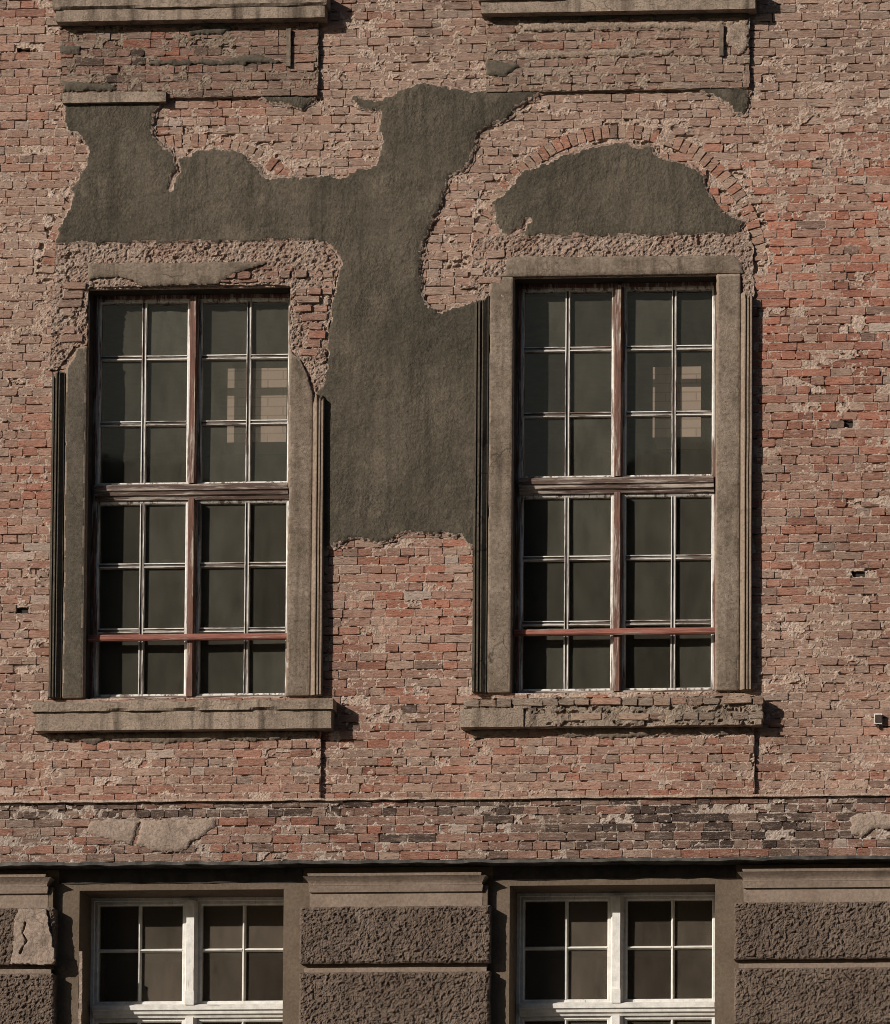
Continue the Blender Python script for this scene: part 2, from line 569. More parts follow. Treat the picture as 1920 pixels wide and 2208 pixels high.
M_MOULD = mineral("worn_moulding", (0.27, 0.205, 0.152), (0.22, 0.165, 0.12), (0.13, 0.096, 0.068), 2.5, 40, 0.28, 0.006, 45, 0.5)
M_RUBBLE = mineral("broken_render", (0.41, 0.312, 0.245), (0.32, 0.215, 0.162), (0.16, 0.108, 0.082), 5.0, 60, 0.5, 0.016, 60, 0.65, None, 0.0, 0.8)
M_SOOTY = mineral("sooty_mortar", (0.245, 0.183, 0.134), (0.32, 0.242, 0.18), (0.13, 0.097, 0.073), 3.0, 60, 0.5, 0.016, 62, 0.9, None, 0.0, 0.75)
M_TANNED = mineral("tanned_mortar", (0.31, 0.232, 0.172), (0.38, 0.288, 0.218), (0.20, 0.146, 0.108), 2.2, 60, 0.45, 0.016, 62, 0.8, None, 0.0, 0.75)
M_BELT = mineral("lime_white_joints", (0.38, 0.295, 0.235), (0.50, 0.41, 0.34), (0.19, 0.138, 0.105), 1.1, 60, 0.4, 0.014, 62, 0.8, None, 0.0, 0.6)
M_BROWNED = mineral("browned_mortar", (0.38, 0.272, 0.208), (0.45, 0.335, 0.265), (0.22, 0.155, 0.118), 2.2, 60, 0.5, 0.016, 62, 0.85, None, 0.0, 0.75)
M_PALE = mineral("pale_render_patch", (0.345, 0.262, 0.205), (0.28, 0.212, 0.165), (0.19, 0.142, 0.108), 4.0, 45, 0.3, 0.010, 45, 0.7, None, 0.0, 0.5, 2.5)
M_RUST = mineral("rusticated_render", (0.135, 0.097, 0.073), (0.185, 0.138, 0.106), (0.075, 0.054, 0.041), 1.5, 40, 0.35, 0.012, 50, 0.8, ((0.07, 0.05, 0.038), 0.5), 0.0, 0.9)
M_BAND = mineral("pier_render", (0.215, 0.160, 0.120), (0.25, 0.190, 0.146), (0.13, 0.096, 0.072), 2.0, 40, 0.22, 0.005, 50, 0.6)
M_LOWCASE = mineral("ground_floor_render", (0.125, 0.092, 0.064), (0.15, 0.112, 0.08), (0.085, 0.062, 0.044), 2.0, 40, 0.2, 0.005, 50, 0.5)
M_ZINC = plain("old_zinc", (0.06, 0.054, 0.047), 0.7, 0.2, 0.85, 9)
M_IRON = plain("rusty_iron", (0.06, 0.035, 0.025), 0.8, 0.2, 0.4, 30)
M_WHITE_X = wood("flaking_white_paint_level", (0.75, 0.71, 0.645), (0.14, 0.098, 0.075), 'x', 0.60)
M_WHITE_Z = wood("flaking_white_paint_upright", (0.75, 0.71, 0.645), (0.14, 0.098, 0.075), 'z', 0.60)
M_BROWN_X = wood("worn_brown_paint_level", (0.46, 0.385, 0.32), (0.10, 0.064, 0.05), 'x', 0.44)
M_BROWN_Z = wood("worn_brown_paint_upright", (0.46, 0.385, 0.32), (0.14, 0.068, 0.048), 'z', 0.38)
M_BARE_X = wood("bare_grey_wood_level", (0.30, 0.27, 0.23), (0.10, 0.08, 0.065), 'x', 0.4)
M_BARE_Z = wood("bare_grey_wood_upright", (0.30, 0.27, 0.23), (0.10, 0.08, 0.065), 'z', 0.4)
M_RED_X = wood("faded_red_rail", (0.46, 0.38, 0.32), (0.25, 0.095, 0.068), 'x', 0.30)
M_CLEAN_X = wood("white_paint_level", (0.82, 0.785, 0.715), (0.30, 0.25, 0.2), 'x', 0.84)
M_CLEAN_Z = wood("white_paint_upright", (0.82, 0.785, 0.715), (0.30, 0.25, 0.2), 'z', 0.84)
M_GLASS = glass_material("dusty_glass", 0.10, (0.28, 0.265, 0.205))
M_GLASS_LOW = glass_material("dusty_glass_below", 0.12, (0.31, 0.255, 0.195))
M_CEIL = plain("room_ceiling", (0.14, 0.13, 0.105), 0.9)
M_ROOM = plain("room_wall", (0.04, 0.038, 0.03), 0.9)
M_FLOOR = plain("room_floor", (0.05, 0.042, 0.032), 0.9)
M_WASH = None
M_BOX = plain("pale_plastic", (0.62, 0.6, 0.56), 0.5)
M_ASPHALT = plain("asphalt", (0.05, 0.05, 0.048), 0.9, 0, 0.3, 30)
M_PAVE = plain("paving", (0.2, 0.18, 0.16), 0.9, 0, 0.2, 6)

# ------------------------------------------------------------------ setting
GZ = -6.1
def sheet_plane(name, x0, x1, y0, y1, z, mat):
    return tag(mk(name, [(x0, y0, z), (x1, y0, z), (x1, y1, z), (x0, y1, z)], [(0, 1, 2, 3)], mat), kind="structure")
sheet_plane("ground", -600, 600, -600, 600, GZ - 0.13, M_ASPHALT)
tag(boxes("pavement", [(-40, 50, -4.0, 0.1, GZ - 0.3, GZ)], M_PAVE), kind="structure")

opp = empty("house_row", (12, -46, GZ))
tag(opp, "shaded building row across the street, seen only mirrored in the panes", "building")
def opp_part(name, bs, mat):
    o = boxes(name, bs, mat)
    o.parent = opp
    o.location = (-12, 46, -GZ)
    return o
M_OPP = mineral("shaded_render", (0.16, 0.13, 0.10), (0.20, 0.165, 0.13), (0.1, 0.08, 0.06))
opp_part("wall", [(-18, 60, -52, -42, GZ - 0.2, 14.6)], M_OPP)
opp_part("roof", [(-18.4, 60.4, -52.4, -41.6, 14.61, 16.95)], M_ZINC)
for k in range(13):
    for z in (-3.2, 0.4, 4.0, 7.6, 11.2):
        opp_part("window", [(-15 + k * 5.6, -13.6 + k * 5.6, -42.02, -41.9, z, z + 2.1)], M_IRON)

# ------------------------------------------------------------------ the building
building = empty("brick_building", (0, 0, 0))
tag(building, "old red brick building front with crumbling olive render and tall paned windows", "building")
FX0, FX1 = -0.55, 7.95           # stretch of the front laid brick by brick
BX0, BX1 = -5.0, 13.5            # whole front
def rect(xl, xr, yt, yb, Y=0.0, d=D):
    a = d(xl, (yt + yb) / 2, Y)[0]; b = d(xr, (yt + yb) / 2, Y)[0]
    t = d((xl + xr) / 2, yt, Y)[1]; o = d((xl + xr) / 2, yb, Y)[1]
    return [a, b, o, t]
# openings (at the face of the surrounds)
Y_CASE = -0.035
OP = [rect(172, 580, 577, 1402, Y_CASE), rect(1030.5, 1441, 553.5, 1391, Y_CASE)]
Y_LOW = 0.045
LOP = [rect(160, 571, 1791, 1900, Y_LOW), rect(1026, 1439.5, 1781, 1900, Y_LOW)]
for r in LOP: r[2] = -2.1
Z_BELT_TOP = D(896, 1608, -0.1)[1]
Z_BELT_BOT = D(896, 1730, -0.12)[1]
ZTOP = 8.8

# solid masonry behind the facing, with the openings left free
def wall_boxes(x0, x1, y0, y1, z0, z1, holes):
    bs, x = [], x0
    for h in sorted(holes):
        bs.append((x, h[0], y0, y1, z0, z1))
        bs.append((h[0], h[1], y0, y1, z0, h[2])); bs.append((h[0], h[1], y0, y1, h[3], z1))
        x = h[1]
    bs.append((x, x1, y0, y1, z0, z1))
    return bs
Z_SPLIT = Z_BELT_BOT + 0.08
boxes("masonry", wall_boxes(FX0, FX1, 0.035, 0.5, Z_SPLIT, ZTOP, OP), M_SOOT, building)
boxes("ground_floor_wall", wall_boxes(FX0, FX1, Y_LOW, 0.62, GZ, Z_SPLIT, LOP), M_LOWCASE, building)
def far_brick(name="far_brickwork", c1=(0.26, 0.15, 0.11), c2=(0.20, 0.11, 0.08), c3=(0.3, 0.23, 0.17)):
    m, nt, out = new_mat(name)
    n = N(nt)
    g = n.add("NewGeometry"); sx = n.add("SeparateXYZ"); cx = n.add("CombineXYZ")
    n.link(g.outputs["Position"], sx.inputs[0]); n.link(sx.outputs[0], cx.inputs[0]); n.link(sx.outputs[2], cx.inputs[1])
    b = n.add("TexBrick"); b.inputs["Scale"].default_value = 1.0
    b.inputs["Brick Width"].default_value = 0.26; b.inputs["Row Height"].default_value = 0.077; b.inputs["Mortar Size"].default_value = 0.006
    b.inputs["Color1"].default_value = (*c1, 1); b.inputs["Color2"].default_value = (*c2, 1); b.inputs["Mortar"].default_value = (*c3, 1)
    n.link(cx.outputs[0], b.inputs[0])
    n.surf(out, b.outputs[0], 0.95)
    return m
M_FAR = far_brick()
boxes("side_wall", [(BX0, FX0, 0.0, 0.5, GZ, 11.5), (FX1, BX1, 0.0, 0.5, GZ, 11.5), (FX0, FX1, 0.0, 0.5, ZTOP, 11.5)], M_FAR, building)
boxes("roof", [(BX0 - 0.3, BX1 + 0.3, -0.3, 9.5, 11.5, 11.8)], M_ZINC, building)
boxes("back_wall", [(BX0, BX1, 9.0, 9.4, GZ, 11.5), (BX0, BX0 + 0.3, 0.5, 9.0, GZ, 11.5), (BX1 - 0.3, BX1, 0.5, 9.0, GZ, 11.5)], M_FAR, building)
# rooms
ZC = OP[0][3] + 0.10
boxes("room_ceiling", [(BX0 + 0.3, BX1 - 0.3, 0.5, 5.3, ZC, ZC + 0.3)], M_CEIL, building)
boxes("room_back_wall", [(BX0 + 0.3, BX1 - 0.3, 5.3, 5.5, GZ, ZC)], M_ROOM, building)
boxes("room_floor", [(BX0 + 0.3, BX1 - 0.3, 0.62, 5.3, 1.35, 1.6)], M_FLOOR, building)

# ------------------------------------------------------------------ traced outlines
P1 = (R(1, [(262, 412), (400, 408), (540, 410), (665, 407), (632, 450), (618, 500), (628, 555), (665, 590), (690, 605), (715, 630), (765, 628), (800, 605),
            (870, 590), (930, 600), (985, 620), (1010, 655), (1050, 670), (1065, 700), (1110, 718), (1180, 710), (1240, 718), (1300, 705), (1330, 698), (1385, 715),
            (1440, 680), (1515, 660), (1530, 620), (1540, 575), (1525, 530), (1530, 480), (1525, 450), (1490, 440), (1440, 430), (1425, 400), (1425, 383), (1440, 392),
            (1520, 405), (1560, 390), (1610, 365), (1680, 340), (1740, 335), (1792, 350)])
      + R(2, [(60, 358), (165, 360), (440, 358), (400, 380), (340, 410), (290, 450), (230, 495), (165, 520), (135, 540), (130, 600), (100, 660), (70, 695), (20, 710), (0, 800)])
      + R(1, [(1785, 830), (1745, 900), (1735, 955), (1710, 970), (1700, 1050), (1705, 1150), (1700, 1210)])
      + R(3, [(1700, 110), (1710, 170), (1740, 195), (1792, 205)])
      + R(4, [(20, 190), (60, 185), (100, 165), (150, 170), (150, 600), (150, 1200)])
      + R(6, [(140, 170), (95, 140), (60, 110), (20, 100)])
      + R(5, [(1792, 95), (1700, 98), (1640, 90), (1580, 120), (1530, 132), (1480, 120), (1400, 125), (1345, 155), (1270, 160), (1270, 100)])
      + R(3, [(1270, 1100), (1270, 560), (1310, 480), (1320, 330), (1330, 200), (1350, 100)])
      + R(1, [(1372, 1060), (1350, 1020), (1320, 985), (1270, 972), (1100, 976), (800, 985), (500, 985), (225, 990), (230, 930), (245, 900), (265, 870), (285, 820),
              (290, 760), (320, 710), (350, 660), (355, 610), (340, 575), (310, 555), (275, 530), (262, 470)]))
P2 = R(2, [(185, 825), (240, 775), (290, 710), (330, 685), (400, 655), (460, 630), (530, 605), (600, 590), (680, 580), (735, 572), (780, 590), (830, 590), (855, 625),
           (900, 640), (960, 655), (1010, 680), (1050, 715), (1065, 770), (1090, 820), (1120, 850), (1190, 885), (1215, 890), (1190, 915), (1185, 945), (900, 955),
           (600, 958), (340, 955), (250, 950), (215, 925), (200, 880)])
P3 = R(2, [(1000, 345), (1222, 340), (1222, 440), (1200, 470), (1170, 460), (1120, 420), (1060, 385)])
P4 = R(1, [(1035, 388), (1285, 390), (1250, 420), (1215, 442), (1150, 425), (1080, 410)])
CRACKS = [R(1, [(712, 615), (716, 660), (724, 690), (700, 715), (688, 760)]), R(2, [(255, 960), (290, 930), (318, 925), (325, 895), (340, 890)])]
# broken heads and outer edges of the upper surrounds
H1 = (R(1, [(225, 988), (500, 983), (800, 983), (1100, 974), (1270, 970), (1320, 985), (1350, 1020), (1372, 1060), (1352, 1130), (1345, 1210)])
      + R(3, [(1338, 150), (1330, 230), (1322, 330), (1312, 470), (1305, 575), (1280, 560), (1255, 480), (1225, 415), (1172, 372), (1168, 250), (1168, 104), (800, 106), (365, 112), (352, 200), (352, 345),
              (300, 352), (262, 405), (232, 445), (200, 445), (210, 300), (205, 120)])
      + R(1, [(205, 1150), (235, 1120), (220, 1060)]))
H2 = (R(2, [(215, 948), (340, 953), (600, 956), (900, 953), (1185, 942), (1218, 932), (1245, 1000), (1240, 1100), (1250, 1180)])
      + R(4, [(1245, 155), (1200, 160), (1196, 60), (1105, 52), (700, 60), (272, 66), (262, 300), (195, 300), (180, 160), (130, 175), (135, 110), (60, 120), (40, 90)])
      + R(2, [(100, 1160), (105, 1060), (110, 975), (160, 950)]))
# brick panels standing proud of the wall
AP = {
    "TL": rect(122, 641, 30, 196, -0.035), "TR": rect(979, 1509, 15, 181, -0.035),
    "BL": rect(89, 645, 1462, 1606, -0.035), "BR": rect(944, 1518, 1455, 1606, -0.035),
}
for k in ("BL", "BR"): AP[k][2] = Z_BELT_TOP - 0.02

covers = [lambda X, Z, p=p: sdf_poly(p, X, Z) for p in (P1, P2, P3, P4)]
covers += [lambda X, Z, r=r: sdf_rect(r, X, Z) for r in AP.values()]
def grow(r, g): return [r[0] - g, r[1] + g, r[2] - g, r[3] + g]
covers += [lambda X, Z, r=r: sdf_rect([r[0] - 0.2, r[1] + 0.2, r[2], r[3]], X, Z) for r in OP]

# ------------------------------------------------------------------ brick laying
ARCH = []
for cx, cy in ((381, 566), (1243, 549)):
    ax, az = D(cx, cy)
    ARCH.append((ax, az))
RI, RO = 1.140, 1.252
def blob(x, y, cx, cy, rx, ry):
    return np.exp(-(((x - cx) / rx) ** 2 + ((y - cy) / ry) ** 2))
def px(X, Z):                      # wall point back to photograph pixels, near enough for placing stains
    return X * PPM, 2208 - Z * PPM
def ring_smear(X, Z):
    t = 0
    for ax, az in ARCH:
        t = t + 0.16 * np.exp(-((np.hypot(X - ax, Z - az) - 1.2) / 0.16) ** 2) * (Z > az)
    return t
def smear_field(X, Z):
    """how far the old render mortar still clings to the brick, 0 to 1"""
    x, y = px(X, Z)
    s = 0.09 + 0.0 * x
    s = s + 0.55 * blob(x, y, 80, 620, 150, 300) + 0.45 * blob(x, y, 960, 620, 90, 200) + 0.30 * blob(x, y, 900, 150, 250, 160)
    s = s + 0.32 * blob(x, y, 1800, 150, 260, 260) + 0.45 * blob(x, y, 1780, 1430, 260, 130) + 0.0 * x + 0.3 * blob(x, y, 60, 1380, 130, 260)
    s = s + 0.25 * blob(x, y, 840, 1560, 120, 120) + 0.25 * blob(x, y, 560, 350, 300, 120) + 0.25 * blob(x, y, 1300, 230, 300, 120) + 0.3 * blob(x, y, 1780, 1700, 200, 70) + 0.35 * blob(x, y, 250, 1800, 330, 45)
    s = s - 0.30 * blob(x, y, 1760, 900, 260, 260) - 0.22 * blob(x, y, 110, 1000, 110, 180) - 0.2 * blob(x, y, 860, 1280, 130, 110)
    return np.clip(s + 0.36 * fbm(X, Z, 1.5, 4, 5) + 0.14 * fbm(X, Z, 9, 2, 8) + ring_smear(X, Z), 0, 1)
def pale_field(X, Z):
    """a tan film of lime and render dust over brick and joint alike, 0 to 1"""
    x, y = px(X, Z)
    s = 0.16 + 0.5 * blob(x, y, 1780, 120, 320, 190) + 0.5 * blob(x, y, 900, 120, 280, 200) + 0.45 * blob(x, y, 70, 560, 160, 330) + 0.45 * blob(x, y, 960, 620, 110, 220) + 0.4 * blob(x, y, 1300, 260, 320, 140) + 0.4 * blob(x, y, 560, 350, 300, 120)
    s = s + 0.35 * blob(x, y, 1780, 1480, 260, 160) + 0.3 * blob(x, y, 60, 1400, 130, 240) - 0.6 * blob(x, y, 1740, 580, 300, 260) - 0.2 * blob(x, y, 120, 960, 110, 150) - 0.15 * blob(x, y, 870, 1290, 140, 110)
    return np.clip(s + 0.30 * fbm(X, Z, 2.2, 4, 105), 0, 1)
def red_field(X, Z):
    x, y = px(X, Z)
    r = 0.42 + 0.75 * blob(x, y, 1740, 600, 320, 270) + 0.25 * blob(x, y, 1780, 980, 260, 260) + 0.4 * blob(x, y, 120, 960, 130, 260) + 0.35 * blob(x, y, 870, 1300, 160, 130) + 0.25 * blob(x, y, 1500, 420, 120, 120) + 0.2 * blob(x, y, 1100, 1650, 500, 60)
    r = r - 0.25 * blob(x, y, 1700, 250, 300, 220) - 0.2 * blob(x, y, 850, 180, 200, 120)
    return np.clip(r + 0.25 * fbm(X, Z, 2.3, 3, 21), 0, 1)
def dark_field(X, Z):
    x, y = px(X, Z)
    d = 0.12 + 0.5 * blob(x, y, 870, 1490, 150, 110) + 1.0 * blob(x, y, 1500, 1800, 380, 48) + 0.45 * blob(x, y, 300, 130, 250, 70) + 0.75 * blob(x, y, 800, 1748, 1500, 22) + 0.25 * blob(x, y, 1250, 1560, 300, 40)
    return np.clip(d + 0.22 * fbm(X, Z, 3.1, 3, 33), 0, 1)

def brick_outline(w, h, r):
    """front outline of one worn brick, 10 points, anticlockwise seen from the street"""
    c = lambda: r.choice((0.0015, 0.002, 0.002, 0.003, 0.004, 0.014))
    j = lambda a=0.0020: r.uniform(-a, a)
    w2, h2 = w / 2, h / 2
    a, b, cc, d = c(), c(), c(), c()
    return [(-w2 + a, -h2 + j()), (j(0.02), -h2 + j()), (w2 - b, -h2 + j()), (w2 + j(), -h2 + b), (w2 + j(), h2 - cc), (w2 - cc, h2 + j()), (j(0.02), h2 + j()), (-w2 + d, h2 + j()), (-w2 + j(), h2 - d), (-w2 + j(), -h2 + a)]
def brick_arrays(w, h, r):
    o = brick_outline(w, h, r)
    n = len(o)
    v = [(x, 0.03, z) for x, z in o]
    v += [(x, 0.0015 + r.uniform(0, 0.0025), z) for x, z in o]
    ins = [r.choice((0.0015, 0.002, 0.003, 0.005)) for _ in range(n)]
    v += [(x * (1 - 2 * i / w), r.uniform(-0.002, 0.002), z * (1 - 2 * i / h)) for (x, z), i in zip(o, ins)]
    f = []
    for k in range(n):
        q = (k + 1) % n
        f.append((k, q, n + q, n + k)); f.append((n + k, n + q, 2 * n + q, 2 * n + k))
    t = 2 * n
    f += [(t, t + 1, t + 6, t + 7), (t + 1, t + 2, t + 5, t + 6), (t + 2, t + 3, t + 4, t + 5), (t + 7, t + 8, t + 9, t)]
    return np.array(v), f
_r = random.Random(3)
KINDS = {"s": (0.236, 0.0605), "h": (0.114, 0.0605), "q": (0.174, 0.0605)}
VAR = {k: [brick_arrays(*KINDS[k], _r) for _ in range(9)] for k in KINDS}
VARMESH = {}
def var_mesh(k, i):
    if (k, i) not in VARMESH:
        v, f = VAR[k][i]
        me = np_mesh("brick", v, None, [list(q) for q in f])
        me.materials.append(M_BRICK)
        VARMESH[(k, i)] = me
    return VARMESH[(k, i)]

PALETTE = {"salmon": (0.405, 0.232, 0.162), "tan": (0.415, 0.285, 0.205), "red": (0.415, 0.182, 0.116), "deep": (0.315, 0.140, 0.092), "brown": (0.240, 0.155, 0.112), "dark": (0.110, 0.076, 0.058), "ash": (0.33, 0.248, 0.188), "lime": (0.52, 0.41, 0.32)}
PNAMES = ["salmon", "tan", "red", "deep", "brown", "dark", "ash", "lime"]
PCOL = np.array([PALETTE[k] for k in PNAMES]) * np.array([1.05, 1.03, 1.08])
def tint_all(bs, seed, dark_extra=0.0, sooty=1.0, tone=1.0):
    """give every brick of a list its colour from the stains of the wall where it sits"""
    if not bs: return bs
    g = np.random.default_rng(seed)
    X = np.array([b["x"] for b in bs]); Z = np.array([b["z"] for b in bs])
    s, rd, dk = smear_field(X, Z), red_field(X, Z), dark_field(X, Z) + dark_extra
    w = np.stack([1.25 + 0 * s, 0.25 + 1.2 * s, 1.3 * rd ** 1.6, 0.5 * rd ** 2.2, 0.02 + 0.7 * dk ** 1.5, 0.9 * np.clip(dk - 0.25, 0, 1) ** 1.6, 0.01 + 0.08 * s, 0.02 + 0.10 * s], axis=1)
    w[:, 4] *= sooty; w[:, 5] *= sooty * sooty
    cum = np.cumsum(w, axis=1); cum /= cum[:, -1:]
    k = (g.random(len(bs))[:, None] > cum).sum(axis=1)
    c = PCOL[k]
    a = np.minimum(0.8, 1.15 * pale_field(X, Z))[:, None]
    c = c * (1 - a) + np.array([0.440, 0.306, 0.232]) * a
    c = c * g.uniform(0.84, 1.12, (len(bs), 1)) * (1 - 0.35 * np.clip(dk - 0.3, 0, 1))[:, None] * tone
    for b, t, ss in zip(bs, c, s): b["t"] = tuple(t); b["s"] = float(ss)
    return bs

def lay(x0, x1, z0, z1, yface, seed, keep=None, phase=0.0, dark_extra=0.0, sooty=1.0, tone=1.0):
    """courses of bricks over a rectangle: a mixed old bond of stretcher and header courses"""
    r = random.Random(seed)
    out = []
    H, J = 0.0732, 0.0088
    zc = math.floor(z0 / H) * H
    row = int(round(zc / H))
    while zc < z1 - 0.02:
        a, b = max(zc + J / 2, z0), min(zc + H - J / 2, z1)
        if b - a > 0.02:
            kind_row = row % 2
            x = x0 - 0.30 + ((row * 0.0625 + phase) % 0.25) - 0.02 * r.random()
            while x < x1:
                if kind_row == 0: k = "s" if r.random() < 0.66 else r.choice(("h", "h", "q"))
                else: k = "h" if r.random() < 0.84 else r.choice(("s", "q"))
                w0, h0 = KINDS[k]
                w0 *= r.uniform(0.96, 1.03)
                l, rr = max(x, x0), min(x + w0, x1)
                x += w0 + J * r.uniform(0.25, 0.8)
                if rr - l < 0.03: continue
                hh = (b - a) * r.uniform(0.95, 1.02)
                cz = (a + b) / 2 + r.uniform(-0.002, 0.002)
                cx = (l + rr) / 2
                kk = k if abs((rr - l) - KINDS[k][0]) < 0.03 else min(KINDS, key=lambda q: abs(KINDS[q][0] - (rr - l)))
                out.append(dict(k=kk, v=r.randrange(9), x=cx, z=cz, w=rr - l, h=hh, y=yface + r.uniform(-0.0035, 0.003) + (r.uniform(0.004, 0.012) if r.random() < 0.08 else 0), rot=r.gauss(0, 0.005)))
        zc += H; row += 1
    if keep:
        ok = keep(np.array([b["x"] for b in out]), np.array([b["z"] for b in out]), np.array([b["w"] for b in out]), np.array([b["h"] for b in out]))
        out = [b for b, k in zip(out, ok) if k]
    return tint_all(out, seed, dark_extra, sooty, tone)

def brick_objects(bs, parent, name="brick"):
    for b in bs:
        o = bpy.data.objects.new(name, var_mesh(b["k"], b["v"]))
        COL.objects.link(o)
        o.parent = parent
        o.location = (b["x"], b["y"], b["z"])
        o.rotation_euler = (0, b["rot"], 0)
        o.scale = (b["w"] / KINDS[b["k"]][0], 1, b["h"] / KINDS[b["k"]][1])
        o.color = (*b["t"], 1)
def brick_mass(bs, parent, name="brickwork"):
    V, P, T, n = [], [], [], 0
    for b in bs:
        v, f = VAR[b["k"]][b["v"]]
        v = v * np.array([b["w"] / KINDS[b["k"]][0], 1, b["h"] / KINDS[b["k"]][1]])
        c, s = math.cos(b["rot"]), math.sin(b["rot"])
        x = v[:, 0] * c + v[:, 2] * s; z = -v[:, 0] * s + v[:, 2] * c
        V.append(np.stack([x + b["x"], v[:, 1] + b["y"], z + b["z"]], axis=1))
        P += [[i + n for i in q] for q in f]
        T.append(np.tile(np.array([*b["t"], 1.0]), (len(v), 1)))
        n += len(v)
    me = np_mesh(name, np.concatenate(V), None, P)
    at = me.attributes.new("tint", 'FLOAT_COLOR', 'POINT')
    at.data.foreach_set("color", np.concatenate(T).astype(np.float32).ravel())
    o = link_mesh(name, me, M_BRICK, parent)
    o.color = (0, 0, 0, 1)
    o["kind"] = "stuff"
    return o

def sstep(v, a, b):
    t = np.clip((v - a) / (b - a), 0, 1)
    return t * t * (3 - 2 * t)
def mortar_height(yface, seed=0, extra=0.0, k=1.0):
    """lime joints a little behind the brick faces, crusts of old render over them, pits where the joints have washed out"""
    def f(X, Z, S):
        s = smear_field(X, Z) * k + extra + 0.08 * pale_field(X, Z)
        wx, wz = X + 0.014 * fbm(X, Z, 16, 2, 44 + seed), Z + 0.010 * fbm(X, Z, 16, 2, 45 + seed)
        v1, e1 = cells(wx, wz, 11, 19, 43 + seed)
        v2, e2 = cells(wx, wz, 32, 46, 46 + seed)
        lo, hi = 0.85 * s - 0.15, 0.48 * s
        crust = np.maximum((v1 < lo) * (0.55 + 0.45 * sstep(e1, 0.02, 0.16)) * (v2 > 0.12), 0.85 * (v2 < hi))
        pit = sstep(noise2(X * 15, Z * 36, 51 + seed) + 0.45 * noise2(X * 55, Z * 60, 53 + seed), 0.36, 0.50)
        h = 0.0034 + 0.0030 * pale_field(X, Z) + 0.003 * fbm(X, Z, 26, 2, 41 + seed) + 0.003 * noise2(X * 80, Z * 80, 3 + seed) - crust * (0.0045 + 0.006 * v2) + 0.022 * pit
        return yface + np.clip(h, -0.012, 0.027)
    return f

# ---- main wall
def wall_keep(cx, cz, w, h):
    X = np.stack([cx, cx - w / 2, cx + w / 2, cx - w / 2, cx + w / 2]); Z = np.stack([cz, cz - h / 2, cz - h / 2, cz + h / 2, cz + h / 2])
    ok = np.ones(cx.shape, bool)
    for c in covers: ok &= ~(c(X, Z) > 0.012).all(axis=0)
    for r in OP: ok &= ~(sdf_rect(grow(r, 0.005), X, Z) > 0).any(axis=0)
    for ax, az in ARCH:
        d = np.hypot(X - ax, Z - az)
        ok &= ~((cz > az - 0.05) & (d[0] > RI - 0.03) & (d[0] < RO + 0.035))
        ok &= ~((cz > az) & (((d > RI + 0.01) & (d < RO - 0.01)).sum(axis=0) >= 2))
    return ok
ALL = lay(FX0, FX1, Z_BELT_TOP - 0.05, ZTOP, 0.0, 5, wall_keep)
HOLES = [D(48, 103), D(1703, 852), D(1728, 1155), D(45, 1228)]
ALL = [b for b in ALL if not any(abs(b["x"] - hx) < b["w"] / 2 and abs(b["z"] - hz) < 0.036 for hx, hz in HOLES)]
def holes_sdf(X, Z):
    q = 9.0 + 0 * X
    for hx, hz in HOLES:
        q = np.minimum(q, np.maximum(np.abs(X - hx) - 0.055, np.abs(Z - hz) - 0.026) + 0.008 * noise2(X * 40, Z * 40, 3))
    return q
wall = sheet("brick_wall", (FX0, FX1, Z_BELT_TOP - 0.06, ZTOP), 0.0095,
             lambda X, Z: np.minimum(np.minimum(0.12 - sdf_poly(P1, X, Z), -sdf_rect(OP[0], X, Z)), np.minimum(-sdf_rect(OP[1], X, Z), holes_sdf(X, Z))), mortar_height(0.0), 0.04, M_MORTAR, building, False)
tag(wall, "bare red brick facing where the render has fallen off")
def in_view(b): return 0.02 < b["x"] < 7.36 and 1.9 < b["z"] < 8.45
cand = sorted([b for b in ALL if in_view(b)], key=lambda b: -(b["w"] * b["h"] * (1.1 - b["s"])))
single = {id(b) for b in cand[:300]}
brick_objects([b for b in ALL if id(b) in single], wall)
brick_mass([b for b in ALL if id(b) not in single], wall)

# ---- relieving arches
for i, (ax, az) in enumerate(ARCH):
    arch = empty("relieving_arch", (0, 0, 0), building)
    r = random.Random(60 + i)
    n = 52
    vs = [brick_arrays(RO - RI, 0.060, r) for _ in range(6)]
    mes = []
    for v, f in vs:
        me = np_mesh("arch_brick", v, None, [list(q) for q in f]); me.materials.append(M_BRICK); mes.append(me)
    for k in range(n):
        a = math.radians(4) + (math.pi - math.radians(8)) * (k + 0.5) / n
        x, z = ax + math.cos(a) * (RI + RO) / 2, az + math.sin(a) * (RI + RO) / 2
        X, Z = np.array([x]), np.array([z])
        if any((c(X, Z) > 0.07).all() for c in covers[:4]) : continue
        if any(sdf_rect(rr, X, Z)[0] > -0.05 for rr in list(OP)): continue
        o = bpy.data.objects.new("arch_brick", r.choice(mes))
        COL.objects.link(o); o.parent = arch
        o.location = (x, -0.003 + r.uniform(-0.006, 0.006), z)
        o.rotation_euler = (0, -a + r.gauss(0, 0.02), 0)
        t = PALETTE[r.choices(["salmon", "red", "tan", "brown"], [1.0, 0.45, 0.8, 0.15])[0]]
        g = r.uniform(0.85, 1.15)
        o.color = (*[g * (0.82 * c + 0.18 * q) for c, q in zip(t, (0.425, 0.300, 0.235))], 1)

